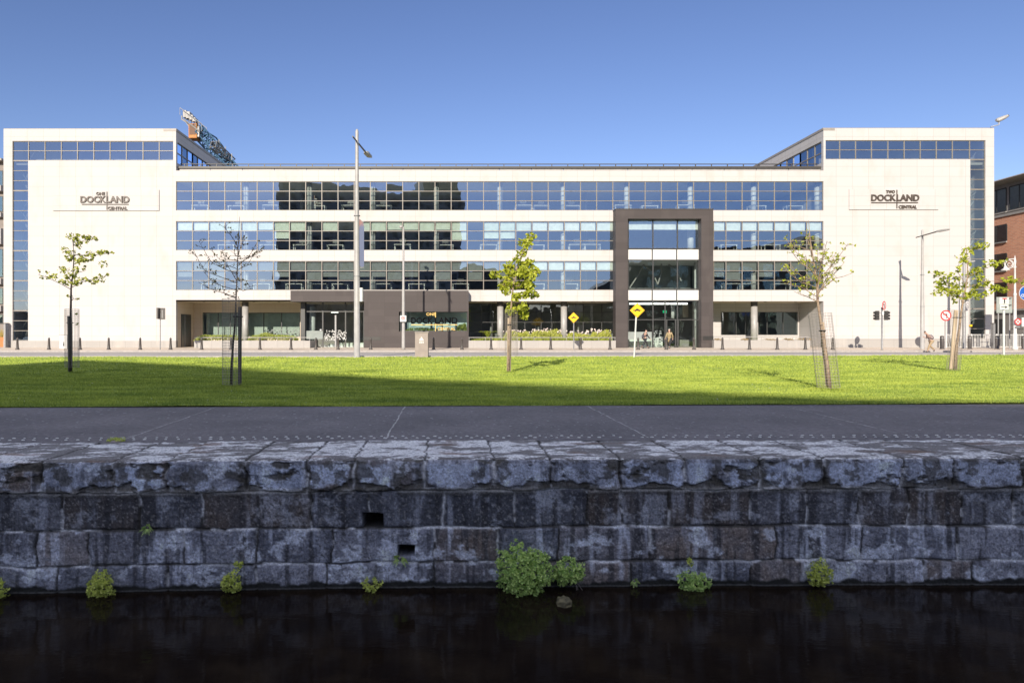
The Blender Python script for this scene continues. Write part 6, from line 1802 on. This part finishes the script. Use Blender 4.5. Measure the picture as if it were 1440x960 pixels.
hedge('low yellow-green hedge in the left bed, left of the round column', 276, 338, 470.5, 479, 63.7, 1500, 'leafhedge', 1)
hedge('low yellow-green hedge in the left bed, right of the round column', 350, 418, 468, 479, 63.7, 1700, 'leafhedge', 2)
hedge('low ground-hugging hedge along the front of the middle bed', 662, 860, 474.5, 480, 63.3, 2400, 'leafhedge', 3)
for i, (a, b_, y, lab) in enumerate(((708, 745, 465, 'flowering shrub in the middle bed behind the lush tree'), (746, 790, 463, 'flowering shrub in the middle bed between tree and second column'), (797, 830, 466, 'flowering shrub in the middle bed right of the second column'), (831, 858, 464, 'flowering shrub in the middle bed beside the portal'))):
    hedge(lab, a, b_, y, 479, 64.2, 900, 'leafmid', 10 + i, .2, 'flowering_shrub', petals=38)
for i, (a, b_, lab) in enumerate(((1004, 1012, 'tiny dry tuft beside the portal in the right bed'), (1044, 1052, 'tiny dry tuft left of the right column'), (1076, 1091, 'dry brown tuft right of the right column'), (1104, 1112, 'tiny dry tuft between two wider tufts'), (1120, 1140, 'wide dry tuft at the right end of the right bed'))):
    hedge(lab, a, b_, 475.5, 478.5, 63.0, 120, leafmat('dry_tuft%d' % i, (.20, .14, .06), (.38, .27, .12)), 30 + i, .09, 'dry_tuft')
# palm-like fern in the middle bed
t = thing('palm_fern', 'yellow-green palm-like fern in the middle bed near the dark block', 'plant', (gx(686, 64), 64, .75), group='planting in the pavement beds')
g = MB(); rr = random.Random(5)
for i in range(26):
    a = rr.uniform(0, 2 * PI); L = rr.uniform(.7, 1.0); pts = [Vector((gx(686, 64) + math.cos(a) * L * f, 64 + math.sin(a) * L * .7 * f, 1.0 + .75 * math.sin(f * 2.1) * (.6 + .4 * L))) for f in [k / 8 for k in range(9)]]
    for k in range(8):
        d = pts[k + 1] - pts[k]; w = d.cross(Vector((0, 0, 1))).normalized() * .12 * math.sin(PI * (k + .7) / 9)
        g.add([pts[k], pts[k] + w - Vector((0, 0, .03)), pts[k + 1]], [(0, 1, 2)]); g.add([pts[k], pts[k] - w - Vector((0, 0, .03)), pts[k + 1]], [(0, 1, 2)])
g.build('fronds', 'leafhedge', t)
g = MB(); g.lathe((gx(686, 64), 64, .7), [(.12, 0), (.09, .35)], 10); g.build('trunk', 'bark', t)
hedge('small green planting behind the sign window glass, left', 570, 612, 461, 467, 64.2, 500, 'leafhedge', 51, .12, 'indoor_plant')
hedge('taller green plant behind the sign window glass, right', 642, 656, 454, 467, 64.2, 350, 'leafhedge', 52, .15, 'indoor_plant')


# ------------------------------------------------------------------ people
def skin(name, joints, edges, m, parent, sub=2, root=0):
    me = bpy.data.meshes.new(name); me.from_pydata([j[0] for j in joints], edges, []); o = bpy.data.objects.new(name, me); COL.objects.link(o)
    md = o.modifiers.new('s', 'SKIN'); md.use_smooth_shade = True
    for i, j in enumerate(joints):
        r = j[1]; me.skin_vertices[0].data[i].radius = (r, r) if not isinstance(r, tuple) else r
    me.skin_vertices[0].data[root].use_root = True
    s = o.modifiers.new('b', 'SUBSURF'); s.levels = sub; s.render_levels = sub
    dg = bpy.context.evaluated_depsgraph_get(); dg.update(); m2 = bpy.data.meshes.new_from_object(o.evaluated_get(dg)); bpy.data.objects.remove(o)
    m2.name = name; m2.materials.clear()
    return link(name, m2, m, parent, smooth=True)


def hull(name, pts, m, parent, r=.1): return None


def person(label, loc, rz, P, top, legs, hair, longcoat=False, bag=None):
    """figure faces +X before rotation; P: joint positions"""
    t = thing('person', label, 'person', loc, rz, local=True)
    J = [(P['pelvis'], .125), (P['waist'], .115), (P['chest'], .145), (P['neck'], .055), (P['head0'], .075), (P['head1'], .095), (P['crown'], .07)]
    E = [(0, 1), (1, 2), (2, 3), (3, 4), (4, 5), (5, 6)]
    for s in ('l', 'r'):
        a = len(J); sh, el, wr = P[s + 'sh'], P[s + 'el'], P[s + 'wr']; d = (Vector(wr) - Vector(el)).normalized()
        J += [(sh, .065), (el, .045), (wr, .030), (tuple(Vector(wr) + d * .08), .034), (tuple(Vector(wr) + d * .16), .018)]; E += [(2, a), (a, a + 1), (a + 1, a + 2), (a + 2, a + 3), (a + 3, a + 4)]
        a = len(J); hp, kn, an, to = P[s + 'hp'], P[s + 'kn'], P[s + 'an'], P[s + 'to']
        J += [(hp, .095), (kn, .062), (an, .042), (to, .035)]; E += [(0, a), (a, a + 1), (a + 1, a + 2), (a + 2, a + 3)]
    skin('body', J, E, 'skin', t)
    # trousers
    J = [(P['pelvis'], .135)]; E = []
    for s in ('l', 'r'):
        a = len(J); an = Vector(P[s + 'an']); kn = Vector(P[s + 'kn']); J += [(P[s + 'hp'], .112), (P[s + 'kn'], .078), (tuple(an + (kn - an) * .12), .062)]; E += [(0, a), (a, a + 1), (a + 1, a + 2)]
    skin('trousers', J, E, legs, t)
    J = [(P['pelvis'], .15 if not longcoat else .165), (P['waist'], .135), (P['chest'], .165), (tuple(Vector(P['neck']) * .6 + Vector(P['chest']) * .4), .075)]; E = [(0, 1), (1, 2), (2, 3)]
    if longcoat: J.append((tuple(Vector(P['pelvis']) + Vector((-.03, 0, -.38))), .19)); E.append((0, 4))
    for s in ('l', 'r'):
        a = len(J); J += [(P[s + 'sh'], .08), (P[s + 'el'], .06), (tuple(Vector(P[s + 'wr']) * .9 + Vector(P[s + 'el']) * .1), .045)]; E += [(2, a), (a, a + 1), (a + 1, a + 2)]
    skin('coat' if longcoat else 'jacket', J, E, top, t)
    h1 = Vector(P['head1']); cr = Vector(P['crown'])
    skin('hair', [(tuple(h1 + Vector((-.05, 0, .02))), .085), (tuple(cr + Vector((-.015, 0, .02))), .085), (tuple(cr + Vector((.045, 0, .0))), .05)], [(0, 1), (1, 2)], hair, t)
    for s in ('l', 'r'):
        an = Vector(P[s + 'an']); to = Vector(P[s + 'to']); skin('shoe', [(tuple(an + (an - to) * .25 + Vector((0, 0, -.02))), .045), (tuple((an + to) / 2 + Vector((0, 0, -.01))), .05), (tuple(to + (to - an) * .1), .042)], [(0, 1), (1, 2)], 'black', t)
    f = Vector(P['face']); g = MB()
    if bag:
        o = skin('backpack', bag[0], [(i, i + 1) for i in range(len(bag[0]) - 1)], bag[1], None, sub=2); return t, o
    return t, None


def pose(lean=0., stride=.32, h=1.75, armf=.25, headf=.0):
    k = h / 1.75; hip = .92 * k
    def up(z, fwd=0, y=0): return (math.sin(lean) * (z - hip) + fwd, y, hip + math.cos(lean) * (z - hip))
    P = {'pelvis': (0, 0, hip), 'waist': up(1.08 * k), 'chest': up(1.30 * k), 'neck': up(1.46 * k, .02), 'head0': up(1.54 * k, .04 + headf), 'head1': up(1.63 * k, .05 + headf * 1.6), 'crown': up(1.70 * k, .03 + headf * 1.8), 'face': up(1.6 * k, .14)}
    for s, y, d in (('l', .1, 1), ('r', -.1, -1)):
        P[s + 'hp'] = (0, y, hip - .07); P[s + 'kn'] = (stride * .5 * d + .06, y, .50 * k); P[s + 'an'] = (stride * d - (.05 if d < 0 else 0), y, .10 + (.05 if d < 0 else 0)); P[s + 'to'] = (stride * d + .15, y, .05)
        P[s + 'sh'] = up(1.40 * k, 0, y * 1.9); P[s + 'el'] = up(1.12 * k, -armf * .5 * d, y * 2.5); P[s + 'wr'] = up(.90 * k, -armf * d + .12, y * 2.4)
    return P


D = 61.0
person('person in a long tan coat walking in front of the tall portal doors', (gx(941.5, D), D, pz(D)), PI + .9, pose(.05, .28, 1.74), 'coattan', 'coatdk', 'hairgrey', True)
t, b_ = person('person in dark clothes with a bag walking past the portal at left', (gx(907, D), D, pz(D)), .25, pose(.10, .34, 1.70), 'coatdk', 'coatdk', 'hair', False, bag=([((-.22, -.05, 1.25), .10), ((-.25, -.05, 1.1), .12), ((-.24, -.05, .95), .10)], 'bag'))
b_.location = (gx(907, D), D, pz(D)); b_.rotation_euler = (0, 0, .25); tag(b_, 'dark bag carried on the back of the darkly dressed person at the portal', 'bag')
D = 54.2
P = pose(.50, .36, 1.78, .15, .06)
for s in ('l', 'r'): P[s + 'wr'] = tuple(Vector(P[s + 'el']) + Vector((.22, -.02 if s == 'l' else .02, .10)))
P['rkn'] = (.02, -.1, .52); P['ran'] = (-.34, -.1, .20); P['rto'] = (-.24, -.1, .09)
t, b_ = person('person with grey backpack bending forward while crossing the road at right', (gx(1309.5, D), D, 0), PI, P, 'shirt', 'khaki', 'hair', False, bag=([((-.13, 0, 1.02), .15), ((.0, 0, 1.22), (.19, .15)), ((.14, 0, 1.40), .13)], 'bag'))
b_.location = (gx(1309.5, D), D, 0); b_.rotation_euler = (0, 0, PI); b_.name = 'backpack'; tag(b_, 'grey backpack on the bending person crossing the road', 'backpack')
t, _ = person('pale figure standing behind the top window band between desks', (BX(437.5), FY + 1.5, BZ(296) - .04), -PI / 2, pose(.0, .05, 1.75), 'white', 'white', 'hairgrey')
